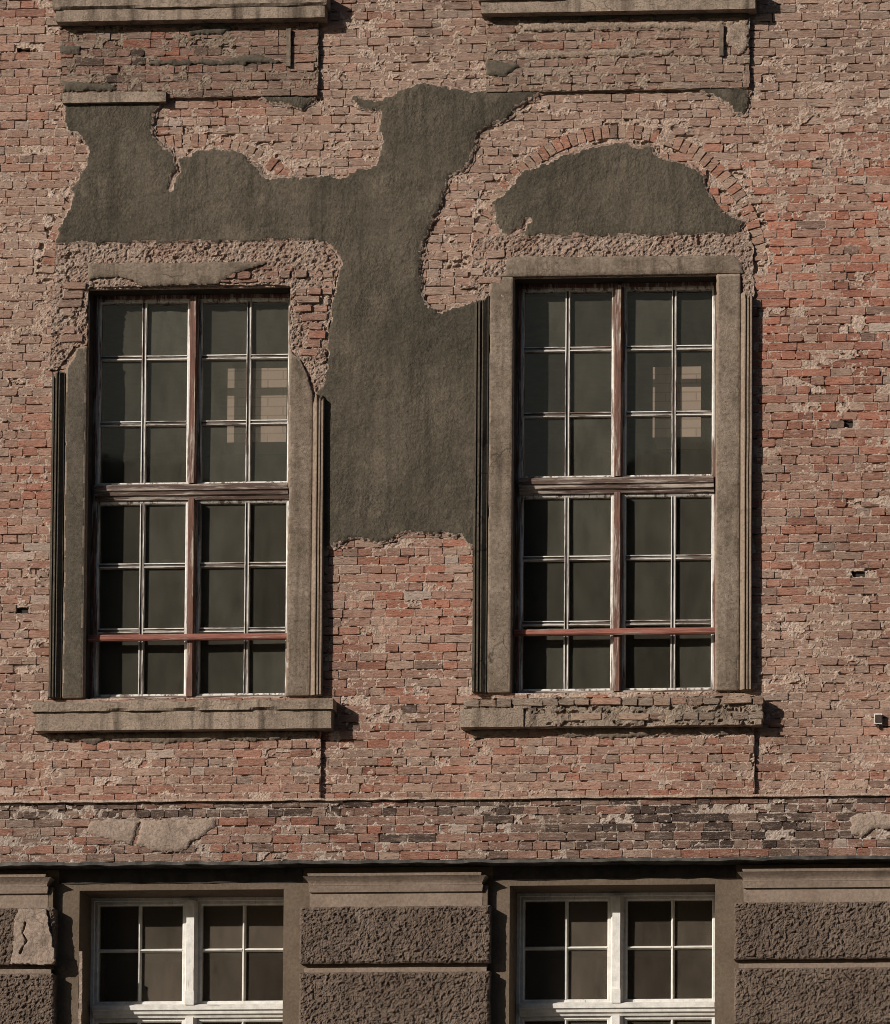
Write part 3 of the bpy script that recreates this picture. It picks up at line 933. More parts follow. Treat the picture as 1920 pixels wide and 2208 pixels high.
# ------------------------------------------------------------------ render left on the wall
def plaster_height(y, seed, rough=1.0):
    def f(X, Z, S):
        edge = np.clip(S / 0.05, 0, 1)
        return y + rough * (0.005 * fbm(X, Z, 1.6, 3, seed) + 0.0022 * fbm(X, Z, 9, 3, seed + 3) + 0.0016 * noise2(X * 70, Z * 70, seed + 9)) + rough * (0.017 * (1 - np.clip(S / 0.022, 0, 1)) ** 1.5 + 0.003 * (1 - edge))
    return f
def ragged(poly, seed, amp=0.014, cuts=()):
    def f(X, Z):
        v, e = cells(X, Z, 15, 18, seed + 6)
        v2, e2 = cells(X, Z, 45, 50, seed + 8)
        s = sdf_poly(poly, X, Z) + amp * (0.8 * fbm(X, Z, 11, 3, seed, 0.65) + 1.9 * (v - 0.5) + 0.7 * (v2 - 0.5)) + 0.004 * noise2(X * 70, Z * 70, seed + 4)
        for c in cuts:
            s = np.minimum(s, sdf_line(c, X, Z) - 0.010 - 0.007 * noise2(X * 30, Z * 30, 7))
        return s
    return f
coat = empty("render_coat", (0, 0, 0), building)
tag(coat, "patchy olive grey render still clinging between the upper windows")
for i, p in enumerate((P1, P2, P3, P4)):
    rg = ragged(p, 70 + i, 0.014, CRACKS)
    def under(X, Z, rg=rg, i=i):          # the thin crumbling undercoat that peeps out along the broken edges
        q = rg(X, Z)
        return np.minimum(q + 0.012 + 0.030 * fbm(X, Z, 5, 3, 900 + i, 0.7), 0.09 - q)
    sheet("undercoat", bbox_of(p, 0.1), 0.0105, under, lambda X, Z, S, i=i: -0.006 - 0.016 * (cells(X, Z, 30, 36, 905 + i)[0] - 0.4) * np.clip(S / 0.02, 0, 1) + 0.005 * fbm(X, Z, 40, 2, 907), 0.02, M_RUBBLE, coat, False)
    sheet("render_patch", bbox_of(p), 0.0105, rg, plaster_height(-0.026, 80 + i), 0.012, M_PLASTER, coat, True, M_RUBBLE)

# ------------------------------------------------------------------ aprons below the sills, string course
def panel(name, r, yface, seed, label=None, dark=0.0, keep=None, extra=0.0, mortar=None, sooty=1.0, tone=1.0):
    x0, x1, z0, z1 = r
    sh = sheet(name, (x0 - 0.02, x1 + 0.02, z0 - 0.02, z1 + 0.02), 0.0115, lambda X, Z: sdf_rect(r, X, Z) + 0.004 * fbm(X, Z, 14, 2, seed), mortar_height(yface, seed, extra), 0.03, mortar or M_MORTAR, building, False)
    if label: tag(sh, label)
    bs = lay(x0 + 0.004, x1 - 0.004, z0 + 0.003, z1 - 0.003, yface, seed, keep, phase=0.07 * seed, dark_extra=dark, sooty=sooty, tone=tone)
    bs.sort(key=lambda b: -b["w"] * b["h"] if 0 < b["x"] < 7.4 else 0)
    brick_objects(bs[:300], sh)
    if len(bs) > 300: brick_mass(bs[300:], sh)
    return sh
panel("apron", AP["TL"], -0.035, 101, "soot stained brick panel under the topmost sill near the corner", 0.16, None, 0.28, M_SOOTY, 1.0, 0.80)
panel("apron", AP["TR"], -0.035, 102, "pale mortar covered brick panel above the arch", 0.05, None, 0.24, M_TANNED, 1.0, 0.84)
panel("apron", AP["BL"], -0.035, 103)
panel("apron", AP["BR"], -0.035, 104)
YB = -0.12
belt = panel("string_course", [FX0, FX1, Z_BELT_BOT, Z_BELT_TOP - 0.012], YB, 105, "projecting band of dark brickwork between the storeys", 0.10, None, -0.06, M_BELT, 2.4, 0.80)
rough_box("string_course_lip", (FX0, FX1, YB - 0.030, 0.03, Z_BELT_TOP - 0.011, Z_BELT_TOP + 0.007), 0.03, 0.006, 9, M_MORTAR, belt, 5)
rough_box("flashing", (FX0, FX1, YB - 0.03, 0.09, Z_BELT_BOT - 0.030, Z_BELT_BOT - 0.004), 0.03, 0.008, 6, M_ZINC, belt, 9)
boxes("soffit", [(FX0, FX1, -0.09, 0.2, Z_BELT_BOT - 0.03, Z_SPLIT)], M_SOOT, belt)  # coloured near-black to deepen the shade below the belt
# render patches on the string course
for pts, m, s in ((R(7, [(370, 228), (450, 215), (560, 225), (740, 222), (872, 216), (868, 255), (835, 275), (790, 300), (735, 350), (680, 355), (600, 340), (545, 325), (460, 310), (380, 292), (340, 270)], YB), M_PALE, 1),
                  (R(8, [(1625, 210), (1700, 196), (1810, 200), (1900, 210), (1900, 300), (1790, 255), (1730, 262), (1690, 290), (1640, 280)], YB), M_PALE, 2)):
    cut = [R(7, [(565, 235), (555, 280), (540, 325)], YB)] if s == 1 else []
    sheet("render_patch", bbox_of(pts), 0.0115, ragged(pts, 200 + s, 0.010, cut), plaster_height(YB - 0.018, 210 + s, 0.8), YB + 0.01, m, belt)

# strips of render under the sills and in the aprons
strips = [
    (R(5, [(180, 905), (700, 895), (1285, 890), (1283, 912), (1200, 915), (1000, 935), (900, 925), (760, 938), (640, 945), (540, 935), (430, 930), (380, 955), (330, 930), (200, 930)]), M_CASING),
    (R(6, [(105, 885), (600, 875), (1238, 868), (1238, 900), (900, 905), (700, 925), (500, 915), (430, 895), (300, 890), (110, 925)]), M_CASING),
    (R(1, [(250, 95), (700, 85), (1285, 72), (1285, 90), (940, 108), (880, 120), (700, 115), (360, 112), (250, 118)]), M_CASE_DARK),
    (R(1, [(1040, 225), (1180, 262), (850, 268), (640, 268), (520, 262), (700, 248), (900, 245)]), M_CASE_DARK),
    (R(1, [(250, 195), (330, 190), (330, 225), (250, 228)]), M_CASE_DARK),
    (R(1, [(760, 130), (900, 110), (960, 120), (900, 145), (770, 150)]), M_CASE_DARK),
    (R(1, [(258, 335), (400, 345), (470, 350), (470, 368), (258, 372)]), M_CASE_DARK),
    (R(2, [(165, 70), (700, 62), (1222, 48), (1222, 75), (900, 85), (560, 88), (200, 92)]), M_CASE_DARK),
    (R(2, [(172, 255), (270, 258), (300, 270), (250, 310), (175, 310)]), M_CASE_DARK),
    (R(2, [(1135, 95), (1222, 92), (1222, 210), (1190, 225), (1140, 180)]), M_TANNED),
    (R(2, [(300, 100), (700, 95), (1120, 98), (1118, 130), (800, 122), (520, 135), (320, 128)]), M_TANNED),
    (R(2, [(300, 215), (560, 210), (930, 205), (900, 225), (600, 232), (330, 245)]), M_TANNED),
]
for i, (p, m) in enumerate(strips):
    sheet("render_strip", bbox_of(p), 0.0115, ragged(p, 300 + i, 0.012), plaster_height(-0.054, 310 + i, 0.8), -0.02, m, coat)
r = R(1, [(252, 375), (668, 408)], -0.06)
rough_box("ledge_strip", (r[0][0], r[1][0], -0.062, 0.0, r[1][1], r[0][1]), 0.025, 0.0014, 14, M_SILL, coat, 4)
# the thin inset lines of the topmost panels
for n, x, y0, y1 in ((1, 1172, 118, 268), (2, 1122, 100, 225)):
    (xa, za), (xb, zb) = R(n, [(x, y0), (x, y1)], -0.05)
    rough_box("panel_fillet", (xa - 0.035, xa, -0.062, -0.02, zb, za), 0.025, 0.003, 12, M_CASING, coat, n)

# ------------------------------------------------------------------ window surrounds
def rubble_height(y, seed):
    def f(X, Z, S):
        w = sstep(fbm(X, Z, 3.0, 2, seed + 8), -0.1, 0.25)           # coarse blocks here, fine grit there
        v, e = cells(X + 0.01 * fbm(X, Z, 20, 2, seed), Z, 10, 14, seed)
        v2, e2 = cells(X, Z, 44, 52, seed + 1)
        return y - w * (0.024 * (v - 0.4) - 0.010 * (0.12 > e)) - 0.016 * (v2 - 0.5) + 0.009 * fbm(X, Z, 34, 2, seed + 2) + 0.008 * fbm(X, Z, 4, 2, seed + 5)
    return f
surrounds = []
for i in (0, 1):
    s_ = empty("window_surround", (0, 0, 0), building)
    tag(s_, ("render surround with its head and upper corner broken away to rubble", "render surround intact but for its chipped upper corners")[i])
    surrounds.append(s_)
for i, h in enumerate((H1, H2)):
    def sd(X, Z, h=h, i=i):
        return np.minimum(sdf_poly(h, X, Z) + 0.010 * fbm(X, Z, 14, 3, 400 + i) + 0.006 * noise2(X * 50, Z * 50, 5), -sdf_rect(OP[i], X, Z))
    sheet("broken_masonry", bbox_of(h), 0.0105, sd, rubble_height(-0.017, 410 + i), 0.03, M_RUBBLE, surrounds[i], False)

def corner_bricks(i, h, rects, seed):
    def keep(cx, cz, w, hh):
        X = np.stack([cx - w * 0.4, cx + w * 0.4, cx]); Z = np.stack([cz, cz, cz])
        return (sdf_poly(h, X, Z) > 0.012).all(axis=0) & (sdf_rect(OP[i], X, Z) < -0.03).all(axis=0)
    rr = random.Random(seed)
    for k, (a, b, c, d) in enumerate(rects):
        bs = lay(a, b, c, d, -0.030, seed + k, keep, 0.03 * k, 0.0, 1.0, 0.92)
        bs = [q for q in bs if rr.random() < 0.8]
        for q in bs:
            q["y"] += rr.uniform(-0.012, 0.016); q["rot"] += rr.gauss(0, 0.03); q["w"] *= rr.uniform(0.75, 0.98); q["h"] *= rr.uniform(0.8, 0.98)
        brick_objects(bs, surrounds[i], "exposed_brick")
corner_bricks(0, H1, [rect(104, 176, 548, 742), rect(588, 672, 545, 800), rect(440, 588, 536, 570)], 801)
corner_bricks(1, H2, [rect(950, 1030, 500, 610), rect(1495, 1530, 480, 600)], 811)
FLAT, OUT = -0.035, -0.074
def jamb(i, side, z0, ztop_flat, ztop_mould, w_flat, w_mould, seed, top=None):
    """one upright of a surround: a flat band at the opening, then a stepped moulding rising to an outer fillet"""
    o = OP[i]
    x = o[0] + 0.003 if side < 0 else o[1] - 0.003
    sg = side
    r = random.Random(seed)
    xe = x + sg * w_flat
    b0, b1 = min(x, xe), max(x, xe)
    if top:
        tx = [x + sg * w_flat * t for t, _ in top]; tz = [z for _, z in top]
        if sg < 0: tx, tz = tx[::-1], tz[::-1]
    def band(X, Z):
        q = sdf_rect([b0, b1, z0, ztop_flat + 0.4], X, Z)
        if top: q = np.minimum(q, np.interp(X, tx, tz) - Z + 0.016 * fbm(X, Z, 12, 3, seed) + 0.012 * (cells(X, Z, 22, 26, seed)[0] - 0.5))
        else: q = np.minimum(q, ztop_flat - Z)
        chip = np.minimum(X - b0, b1 - X) - 0.010 * sstep(fbm(X, Z, 3.5, 4, seed + 9, 0.7), 0.22, 0.42)     # arrises knocked off here and there
        return np.minimum(q, chip)
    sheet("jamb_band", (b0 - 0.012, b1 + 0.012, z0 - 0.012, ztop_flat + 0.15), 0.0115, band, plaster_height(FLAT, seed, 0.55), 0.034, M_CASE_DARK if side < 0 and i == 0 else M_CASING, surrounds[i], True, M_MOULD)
    a = w_flat + 0.0015
    b = w_mould
    pm = [(a, 0.034), (a, FLAT - 0.002), (a + 0.06 * b, FLAT - 0.003), (a + 0.36 * b, OUT + 0.008), (a + 0.44 * b, OUT + 0.008), (a + 0.45 * b, OUT + 0.034), (a + 0.57 * b, OUT + 0.034), (a + 0.58 * b, OUT + 0.004),
          (a + 0.72 * b, OUT + 0.004), (a + 0.73 * b, OUT + 0.026), (a + 0.82 * b, OUT + 0.026), (a + 0.83 * b, OUT), (a + b, OUT), (a + b, 0.034)]
    ends = [(0, r.uniform(-0.06, 0.03)) for _ in pm]
    prof = [(x + sg * c, d) for c, d in pm]
    beam("jamb_moulding", 'z', z0, ztop_mould, prof, M_CASE_DARK if side < 0 else M_MOULD, surrounds[i], 0.0016, 0.08, seed + 3, ends)  # left mouldings coloured darker, painting in their shaded side
def zz(n, y, x=900): return R(n, [(x, y)])[0][1]
jamb(0, -1, OP[0][2], zz(3, 350), zz(3, 450), 0.185, 0.095, 21, [(0, zz(3, 346)), (0.45, zz(3, 352)), (0.8, zz(3, 405)), (1, zz(3, 440))])
jamb(0, 1, OP[0][2], zz(3, 385), zz(3, 570), 0.205, 0.095, 22, [(0, zz(3, 368)), (0.45, zz(3, 405)), (0.75, zz(3, 470)), (1, zz(3, 555))])
jamb(1, -1, OP[1][2], OP[1][3] - 0.001, zz(4, 150), 0.205, 0.11, 23)
jamb(1, 1, OP[1][2], OP[1][3] - 0.001, zz(4, 155), 0.205, 0.095, 24)
# heads
L1 = R(1, [(355, 1062), (600, 1058), (1085, 1054), (1015, 1078), (945, 1102), (880, 1143), (570, 1153), (540, 1130), (480, 1114), (400, 1120), (358, 1124)], FLAT)
L2 = R(2, [(250, 1032), (600, 1030), (1000, 1028), (1160, 1026), (1192, 1055), (1203, 1130)], FLAT) + R(4, [(1203, 52), (1100, 53), (700, 60), (272, 67), (178, 70)], FLAT) + R(2, [(185, 1128), (240, 1100)], FLAT)
zt = OP[1][3] + 0.001
L2 = [(x, max(z, zt)) for x, z in L2]
for i, p in enumerate((L1, L2)):
    sheet("lintel_band", bbox_of(p), 0.0115, (ragged(p, 500, 0.005) if i == 0 else (lambda X, Z, p=p: np.minimum(sdf_poly(p, X, Z) + 0.005 * fbm(X, Z, 12, 2, 3), Z - zt))), plaster_height(FLAT - (0.014 if i == 0 else 0.0), 510 + i, 0.7), 0.03, M_CASING, surrounds[i])

# ------------------------------------------------------------------ sills
def sill_parts(name_label, xl, xr, yt, ym, yb, i, exposed):
    s = empty("window_sill", (0, 0, 0), building)
    tag(s, name_label)
    Yt, Yl = -0.165, -0.14
    a = D(xl, ym, Yt)[0]; b = D(xr, ym, Yt)[0]
    zt, zm, zb = D((xl + xr) / 2, yt, Yt)[1], D((xl + xr) / 2, ym, Yl)[1], D((xl + xr) / 2, yb, Yl)[1]
    if not exposed:
        rough_box("sill_cap", (a - 0.005, b + 0.01, Yt, 0.034, zm + 0.002, zt), 0.02, 0.0035, 22, M_SILL, s, 30 + i, 0.06)
        rough_box("sill_slab", (a + 0.02, b - 0.01, Yl, 0.034, zb, zm), 0.025, 0.0016, 14, M_SILL, s, 40 + i, 0.0)
    else:
        # slab left at one end, the rest stripped to its bricks
        xs = D(1054, ym, Yl)[0]
        rough_box("sill_slab", (a + 0.0, xs, Yl - 0.008, 0.034, zb, zm), 0.025, 0.0016, 14, M_SILL, s, 40 + i)
        rough_box("sill_core", (a + 0.03, b - 0.02, Yl + 0.03, 0.034, zb + 0.004, zt - 0.006), 0.025, 0.010, 12, M_RUBBLE, s, 44 + i)
        fr = [a + 0.025, b - 0.015, zb + 0.003, zt - 0.004]
        sheet("sill_crust", (fr[0] - 0.02, fr[1] + 0.02, fr[2] - 0.02, fr[3] + 0.02), 0.0095, lambda X, Z: sdf_rect(fr, X, Z) + 0.006 * fbm(X, Z, 16, 2, 9), mortar_height(Yl + 0.002, 5, 0.22), 0.03, M_SILL, s, False)
        r = random.Random(77)
        for zc0, hgt, xa, yy in ((zb + 0.005, zm - zb - 0.006, xs + 0.01, Yl), (zm + 0.006, zt - zm - 0.008, a + 0.03, Yt + 0.015)):
            x = xa
            while x < b - 0.06:
                w = min(r.choice((0.120, 0.125, 0.248, 0.13)), b - x)
                v, f = brick_arrays(w, min(0.066, hgt) * r.uniform(0.72, 1.0), r)
                v[:10, 1] = 0.12
                me = np_mesh("sill_brick", v, None, [list(q) for q in f]); me.materials.append(M_BRICK)
                o = bpy.data.objects.new("sill_brick", me); COL.objects.link(o); o.parent = s
                o.location = (x + w / 2, yy + r.uniform(-0.008, 0.014), zc0 + hgt / 2 + r.uniform(-0.004, 0.004))
                o.rotation_euler = (0, r.gauss(0, 0.025), r.gauss(0, 0.02))
                t = PALETTE[r.choices(["ash", "tan", "brown", "salmon", "dark"], [1.2, 1.0, 0.6, 0.3, 0.3])[0]]
                g = r.uniform(0.8, 1.2)
                o.color = (*[g * c for c in t], 1)
                x += w + r.uniform(0.006, 0.016)
    return s
sill_parts("rendered sill with a cracked cap below the window with the broken head", 64, 668, 1408, 1431, 1468, 0, False)
sill_parts("stripped sill showing its bricks below the arched window", 926, 1536, 1400, 1424, 1461, 1, True)
sill_parts("rendered sill of the storey above over the soot stained panel", 107, 655, -14, 16, 39, 2, False)
sill_parts("rendered sill of the storey above over the pale panel", 963, 1522, -24, -2, 22, 3, False)

# ------------------------------------------------------------------ windows
def chamfer(c0, c1, front, back, ch=0.008):
    return [(c0, back), (c0, front + ch), (c0 + ch, front), (c1 - ch, front), (c1, front + ch), (c1, back)]
def putty(c, w, front, glass, f=0.30):
    """glazing bar: narrow fillet in front, putty bevels falling back to the glass on both sides"""
    h = w / 2
    return [(c - h, glass + 0.02), (c - h, glass - 0.004), (c - h * f, front), (c + h * f, front), (c + h, glass - 0.004), (c + h, glass + 0.02)]
def beads(c, w, F, G):
    h = w / 2
    return [(c - h, G + 0.02), (c - h, G - 0.006), (c - 0.88 * h, F), (c - 0.46 * h, F), (c - 0.42 * h, F + 0.008), (c + 0.42 * h, F + 0.008), (c + 0.46 * h, F), (c + 0.88 * h, F), (c + h, G - 0.006), (c + h, G + 0.02)]
def ring(name, x0, x1, z0, z1, w, front, back, mat, parent, top=None, ch=0.010):
    """a mitred rectangular frame with a chamfered inner front edge"""
    t = top or w
    def loop(ix, iz0, iz1, y): return [(x0 + ix, y, z0 + iz0), (x1 - ix, y, z0 + iz0), (x1 - ix, y, z1 - iz1), (x0 + ix, y, z1 - iz1)]
    L = [loop(0, 0, 0, back), loop(0, 0, 0, front), loop(w - ch, w - ch, t - ch, front), loop(w, w, t, front + ch), loop(w, w, t, back)]
    v = [p for l in L for p in l]
    f = []
    for a in range(len(L)):
        b = (a + 1) % len(L)
        for k in range(4):
            q = (k + 1) % 4
            f.append((a * 4 + k, a * 4 + q, b * 4 + q, b * 4 + k))
    return mk(name, v, f, mat, parent)

def window(i, op, Yf, vx, mx, rows_up, transom, rows_dn, zbot, old, label, parent, guard=None):
    """outer frame, mullion and transom, four casements of small panes"""
    w = empty("window", (0, 0, 0), parent)
    tag(w, label)
    G = Yf + 0.045                       # glass plane
    Bk = Yf + 0.085
    gx0, gx1, z0, z1 = op[0], op[1], zbot, op[3]
    MX, MZ = (M_WHITE_X, M_WHITE_Z) if old else (M_CLEAN_X, M_CLEAN_Z)
    TX, UZ = (M_BROWN_X, M_BROWN_Z) if old else (M_CLEAN_X, M_CLEAN_Z)
    glass = M_GLASS if old else M_GLASS_LOW
    fw = 0.035
    ring("window_frame", gx0 + 0.002, gx1 - 0.002, z0 + 0.001, z1 - 0.002, fw, Yf + 0.004, Bk + 0.03, M_BROWN_Z if old else MZ, w)
    mw = 0.038 if old else 0.052
    tz0, tz1 = transom
    # mullion in two lengths, transom with a stepped drip moulding between
    pr = 0.055
    for a, b in ((z0 + fw, tz0 - 0.001), (tz1 + 0.001, z1 - fw)):
        beam("mullion", 'z', a, b, [(mx - mw, Bk), (mx - mw, Yf + 0.002), (mx - mw * 0.7, Yf - 0.018), (mx - mw * 0.62, Yf - pr), (mx + mw * 0.62, Yf - pr), (mx + mw * 0.7, Yf - 0.018), (mx + mw, Yf + 0.002), (mx + mw, Bk)], UZ, w, 0.0012, 0.12, 3 + i)
    h = tz1 - tz0
    beam("transom", 'x', gx0 + fw, gx1 - fw, [(tz0, Bk), (tz0, Yf - 0.012), (tz0 + 0.22 * h, Yf - 0.024), (tz0 + 0.26 * h, Yf - 0.040), (tz0 + 0.50 * h, Yf - 0.046), (tz0 + 0.54 * h, Yf - 0.062), (tz0 + 0.86 * h, Yf - 0.066), (tz1, Yf - 0.030), (tz1, Bk)], TX, w, 0.0012, 0.15, 8 + i)
    if not old:
        boxes("mullion_base", [(mx - 0.034, mx + 0.040, Yf - 0.075, Yf - 0.02, tz1 - 0.012, tz1 + 0.105)], MX, w)
    if old:
        beam("bottom_rail", 'x', gx0 + fw, gx1 - fw, chamfer(z0 + 0.002, z0 + fw + 0.012, Yf - 0.03, Bk - 0.002), TX, w, 0.0015, 0.15, 5)
    r = random.Random(900 + i)
    sw = 0.024 if old else 0.03
    for half, (za, zb, rows) in enumerate(((tz1 + 0.001, z1 - fw, rows_up), (z0 + fw + (0.013 if old else 0), tz0 - 0.001, rows_dn))):
        for side, (xa, xb) in enumerate(((gx0 + fw, mx - mw), (mx + mw, gx1 - fw))):
            xa, xb = xa + 0.001, xb - 0.001
            ring("casement", xa, xb, za + 0.001, zb - 0.001, sw, Yf + 0.010, G + 0.03, MZ, w)
            ix0, ix1, iz0, iz1 = xa + sw, xb - sw, za + sw, zb - sw
            v = vx[side]
            bw = 0.042 if old else 0.030
            shape = beads if old else putty
            core_z, core_x = ((M_BARE_Z, (3, 4, 5)), (M_BARE_X, (3, 4, 5))) if old else (None, None)
            beam("glazing_bar", 'z', iz0, iz1, shape(v, bw, Yf + 0.013, G), MZ, w, 0.0012, 0.10, r.randrange(999), None, core_z)
            for zr in rows:
                for s0, s1 in ((ix0, v - bw * 0.4), (v + bw * 0.4, ix1)):
                    beam("glazing_bar", 'x', s0, s1, shape(zr, bw, Yf + 0.0155, G), MX, w, 0.0012, 0.10, r.randrange(999), None, core_x)
            zs = [iz0] + sorted(rows) + [iz1]
            for c0, c1 in ((ix0, v), (v, ix1)):
                for a, b in zip(zs[:-1], zs[1:]):
                    tx, tz = r.gauss(0, 0.005), r.gauss(0, 0.005)
                    cx, cz = (c0 + c1) / 2, (a + b) / 2
                    vv = box_v(c0 - 0.004, c1 + 0.004, G, G + 0.003, a - 0.004, b + 0.004)
                    vv = [(p[0], p[1] + tx * (p[0] - cx) + tz * (p[2] - cz), p[2]) for p in vv]
                    mk("pane", vv, box_faces(), glass, w)
    if guard is not None:
        o = beam("guard_rail", 'x', op[0] + 0.006, op[1] - 0.006, [(guard - 0.024, 0.115), (guard - 0.026, 0.082), (guard - 0.016, 0.072), (guard + 0.016, 0.072), (guard + 0.026, 0.082), (guard + 0.024, 0.115)], M_RED_X, w, 0.002, 0.1, 44)
        tag(o, "faded red wooden rail across the panes")
    return w

YF = 0.165
def bx(x, Y): return D(x, 1000, Y)[0]
def bz(x, y, Y): return D(x, y, Y)[1]
for i, (vx, mx, up, tr, dn, gd, lab) in enumerate((
        ((288, 499), 386.5, (719, 851), (972, 1003), (1137, 1268), 1281.5, "tall paned window with flaking white bars below the broken head"),
        ((1141.5, 1356), 1243.5, (701, 833), (958, 990), (1122, 1253), 1270.5, "tall paned window with flaking white bars below the exposed brick arch"))):
    xm = mx
    window(i, OP[i], YF, [bx(v, YF + 0.03) for v in vx], bx(mx, YF - 0.03), [bz(xm, y, YF + 0.02) for y in up], (bz(xm, tr[1], YF - 0.05), bz(xm, tr[0], YF - 0.05)),
           [bz(xm, y, YF + 0.02) for y in dn], OP[i][2], True, lab, building, bz(xm, gd, 0.075))
YL = 0.40
for i, (vx, mx, up, tr, lab) in enumerate((
        ((281, 491), 384, (1912,), (2020, 2047), "white painted ground floor window beside the chipped rusticated pier"),
        ((1140, 1354), 1241, (1907,), (2016, 2043), "white painted ground floor window between two whole rusticated piers"))):
    xm = mx
    zt = bz(xm, tr[1], YL - 0.05)
    window(2 + i, LOP[i], YL, [D(v, 1940, YL + 0.03)[0] for v in vx], D(mx, 1940, YL - 0.03)[0], [bz(xm, y, YL + 0.02) for y in up], (zt, bz(xm, tr[0], YL - 0.05)),
           [zt - 0.55, zt - 1.1], LOP[i][2], False, lab, building)

# pale blocks added in the room, shaped as the sun patches seen behind panes
for i, (xa, xb, ya, yb) in enumerate(((458, 577, 741, 890), (1314, 1411, 738, 880))):
    Yc = 0.53
    r = rect(xa, xb, ya, yb, Yc)
    boxes("sun_patch_block", [(r[0], r[1], Yc, Yc + 0.35, r[2], r[3])], far_brick("whitewashed_brick", (0.50, 0.405, 0.335), (0.46, 0.37, 0.305), (0.36, 0.28, 0.225)), building)

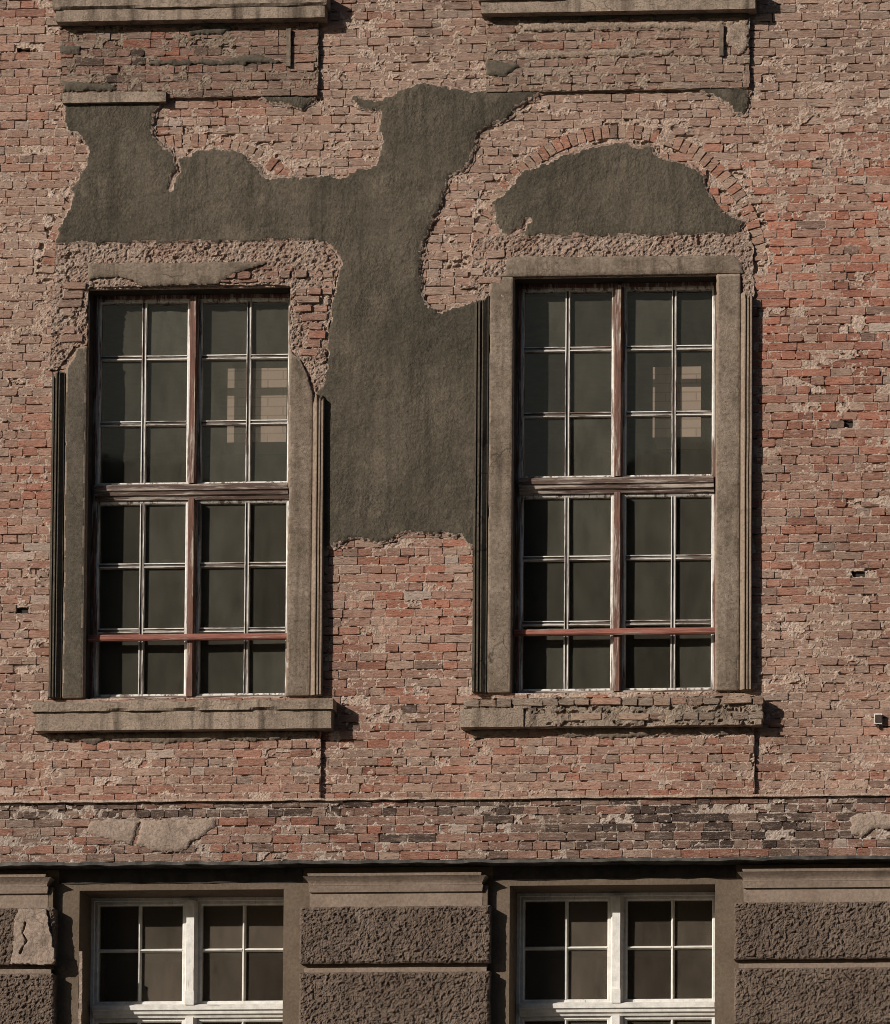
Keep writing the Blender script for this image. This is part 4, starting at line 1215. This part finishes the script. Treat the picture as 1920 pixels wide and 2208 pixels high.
# ------------------------------------------------------------------ ground floor piers
YP = -0.06
def rust_height(y, seed):
    def f(X, Z, S):
        v, e = cells(X + 0.012 * fbm(X, Z, 18, 2, seed), Z + 0.012 * fbm(X, Z, 18, 2, seed + 2), 42, 46, seed)
        edge = np.clip(S / 0.02, 0, 1)
        return y + 0.012 * (1 - edge) ** 2 - edge * (0.018 * (v - 0.5) + 0.011 * np.clip(e, 0, 0.4)) + 0.004 * noise2(X * 80, Z * 80, seed + 5)
    return f
PIERS = [(-3.0, W(118, 2010, YP)[0], "rusticated pier with a pale chipped block"), (W(647, 2010, YP)[0], W(1057, 2010, YP)[0], "rusticated pier between the two ground floor windows"), (W(1584, 2010, YP)[0], FX1 + 0.2, "whole rusticated pier past the last ground floor window")]
for i, (xa, xb, lab) in enumerate(PIERS):
    xa2, xb2 = (max(xa, FX0) if i == 0 else xa), min(xb, FX1)
    p = empty("rusticated_pier", (0, 0, 0), building)
    tag(p, lab)
    xm = 118 if i == 0 else (850 if i == 1 else 1700)
    z = lambda y, Y=YP: W(xm, y, Y)[1]
    dy = {0: 3, 1: 0, 2: -9}[i]
    l0, r0 = (0 if i == 0 else 1), (0 if i == 2 else 1)
    def prof_moulding(name, ztop, zbot, ytop, ybot, n, out_x, mat, curve=True):
        # cap moulding returned round the corners of the pier
        rings = []
        for k in range(n + 1):
            t = k / n
            e = (1 - math.cos(t * math.pi / 2)) if curve else t
            y = ybot + (ytop - ybot) * e
            g = out_x * (y - ybot) / (ytop - ybot + 1e-9)
            zz_ = zbot + (ztop - zbot) * t
            rings.append([(xa2 - g * l0 + 0.072, Y_LOW + 0.01, zz_), (xa2 - g * l0 + 0.072, y, zz_), (xb2 + g * r0 - 0.072, y, zz_), (xb2 + g * r0 - 0.072, Y_LOW + 0.01, zz_)])
        # corner inset undone at the open ends
        v = []
        for rg in rings:
            for q, pt in enumerate(rg):
                x = pt[0]
                if q < 2 and not l0: x = xa2
                if q >= 2 and not r0: x = xb2
                v.append((x, pt[1], pt[2]))
        f = []
        for k in range(n):
            for q in range(3):
                a = k * 4 + q
                f.append((a, a + 1, a + 5, a + 4))
        f.append((0, 3, 2, 1)); f.append((n * 4, n * 4 + 1, n * 4 + 2, n * 4 + 3))
        return mk(name, v, f, mat, p)
    zc0, zc1, zc2, zc3, zb0, zb1, zb2 = z(1884 + dy), z(1908 + dy), z(1922 + dy), z(1953 + dy), z(1954 + dy), z(2077 + dy), z(2096 + dy)
    prof_moulding("capital", zc0, zc0 - 0.022, -0.105, -0.100, 1, 0.005, M_BAND, False)
    prof_moulding("capital", zc0 - 0.0225, zc1, -0.098, -0.052, 6, 0.046, M_BAND)
    prof_moulding("capital", zc1 - 0.0005, zc2, -0.050, -0.038, 2, 0.01, M_BAND, False)
    prof_moulding("neck_band", zc2 - 0.0005, zb0, -0.018, -0.020, 2, 0.002, M_BAND, False)
    # blocks
    zlow = zb2
    rows = [(zb1, zb0 - 0.001)]
    while zlow > -2.5:
        rows.append((max(zlow - 0.47, -3), zlow)); zlow -= 0.47 + 0.075
    for k, (za, zb) in enumerate(rows):
        bb = (xa2 - 0.03, xb2 + 0.03, za - 0.02, zb + 0.02)
        rr = (xa2 if l0 else xa2 - 1, xb2 if r0 else xb2 + 1, za, zb)
        sheet("rusticated_block", bb, 0.0095 if k < 2 else 0.03, lambda X, Z, rr=rr, k=k: sdf_rect(rr, X, Z) + 0.006 * fbm(X, Z, 16, 2, 600 + k + 10 * i), rust_height(YP - 0.012, 610 + k + 10 * i), Y_LOW + 0.02, M_RUST, p, False)
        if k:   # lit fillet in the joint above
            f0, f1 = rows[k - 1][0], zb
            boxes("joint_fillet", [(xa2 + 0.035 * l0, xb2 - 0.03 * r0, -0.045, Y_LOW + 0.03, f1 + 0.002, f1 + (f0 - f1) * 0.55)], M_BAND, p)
    boxes("pier_core", [(xa2 + 0.03 * l0, xb2 - 0.03 * r0, -0.015, Y_LOW + 0.04, GZ, zc1)], M_LOWCASE, p)
    if i == 0:
        pts = R(7, [(80, 585), (185, 583), (195, 640), (215, 700), (220, 808), (45, 806), (60, 700), (60, 640)], YP - 0.02)
        cr = [R(7, [(105, 640), (95, 680), (110, 710), (85, 760)], YP - 0.02)]
        sheet("bare_patch", bbox_of(pts), 0.0105, ragged(pts, 700, 0.008, cr), lambda X, Z, S: YP - 0.040 + 0.010 * fbm(X, Z, 9, 3, 71) + 0.005 * fbm(X, Z, 35, 2, 72), YP, M_PALE, p)

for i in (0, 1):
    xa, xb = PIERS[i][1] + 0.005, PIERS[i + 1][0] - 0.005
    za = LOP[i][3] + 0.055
    rough_box("shade_strip", (xa, xb, Y_LOW - 0.006, Y_LOW + 0.02, za, Z_BELT_BOT - 0.031), 0.04, 0.004, 8, M_SOOT, building, 70 + i)  # near-black strip added to paint the belt's shade above the window heads

xa, za = W(171.5, 2052, Y_LOW); xb, zb = W(176, 2230, Y_LOW)
rough_box("flaked_edge", (xa, xb, Y_LOW - 0.010, Y_LOW + 0.01, zb, za), 0.02, 0.006, 20, M_PALE, building, 88)

# ------------------------------------------------------------------ small fixings
(bx0, bz0), (bx1, bz1) = W(1886, 1563), W(1903, 1541)
jb = empty("junction_box", ((bx0 + bx1) / 2, -0.03, bz0))
tag(jb, "small pale junction box on the brickwork right of the stripped sill", "junction box")
def child(o, par):
    o.parent = par
    o.location = -par.location
    return o
child(boxes("back_box", [(bx0, bx1, -0.045, 0.0, bz0, bz1)], M_BOX), jb)
child(boxes("cover", [(bx0 + 0.008, bx1 - 0.008, -0.052, -0.0455, bz0 + 0.01, bz1 - 0.01)], M_IRON), jb)
child(boxes("gland", [((bx0 + bx1) / 2 - 0.008, (bx0 + bx1) / 2 + 0.008, -0.03, -0.012, bz0 - 0.03, bz0 - 0.0005)], M_IRON), jb)
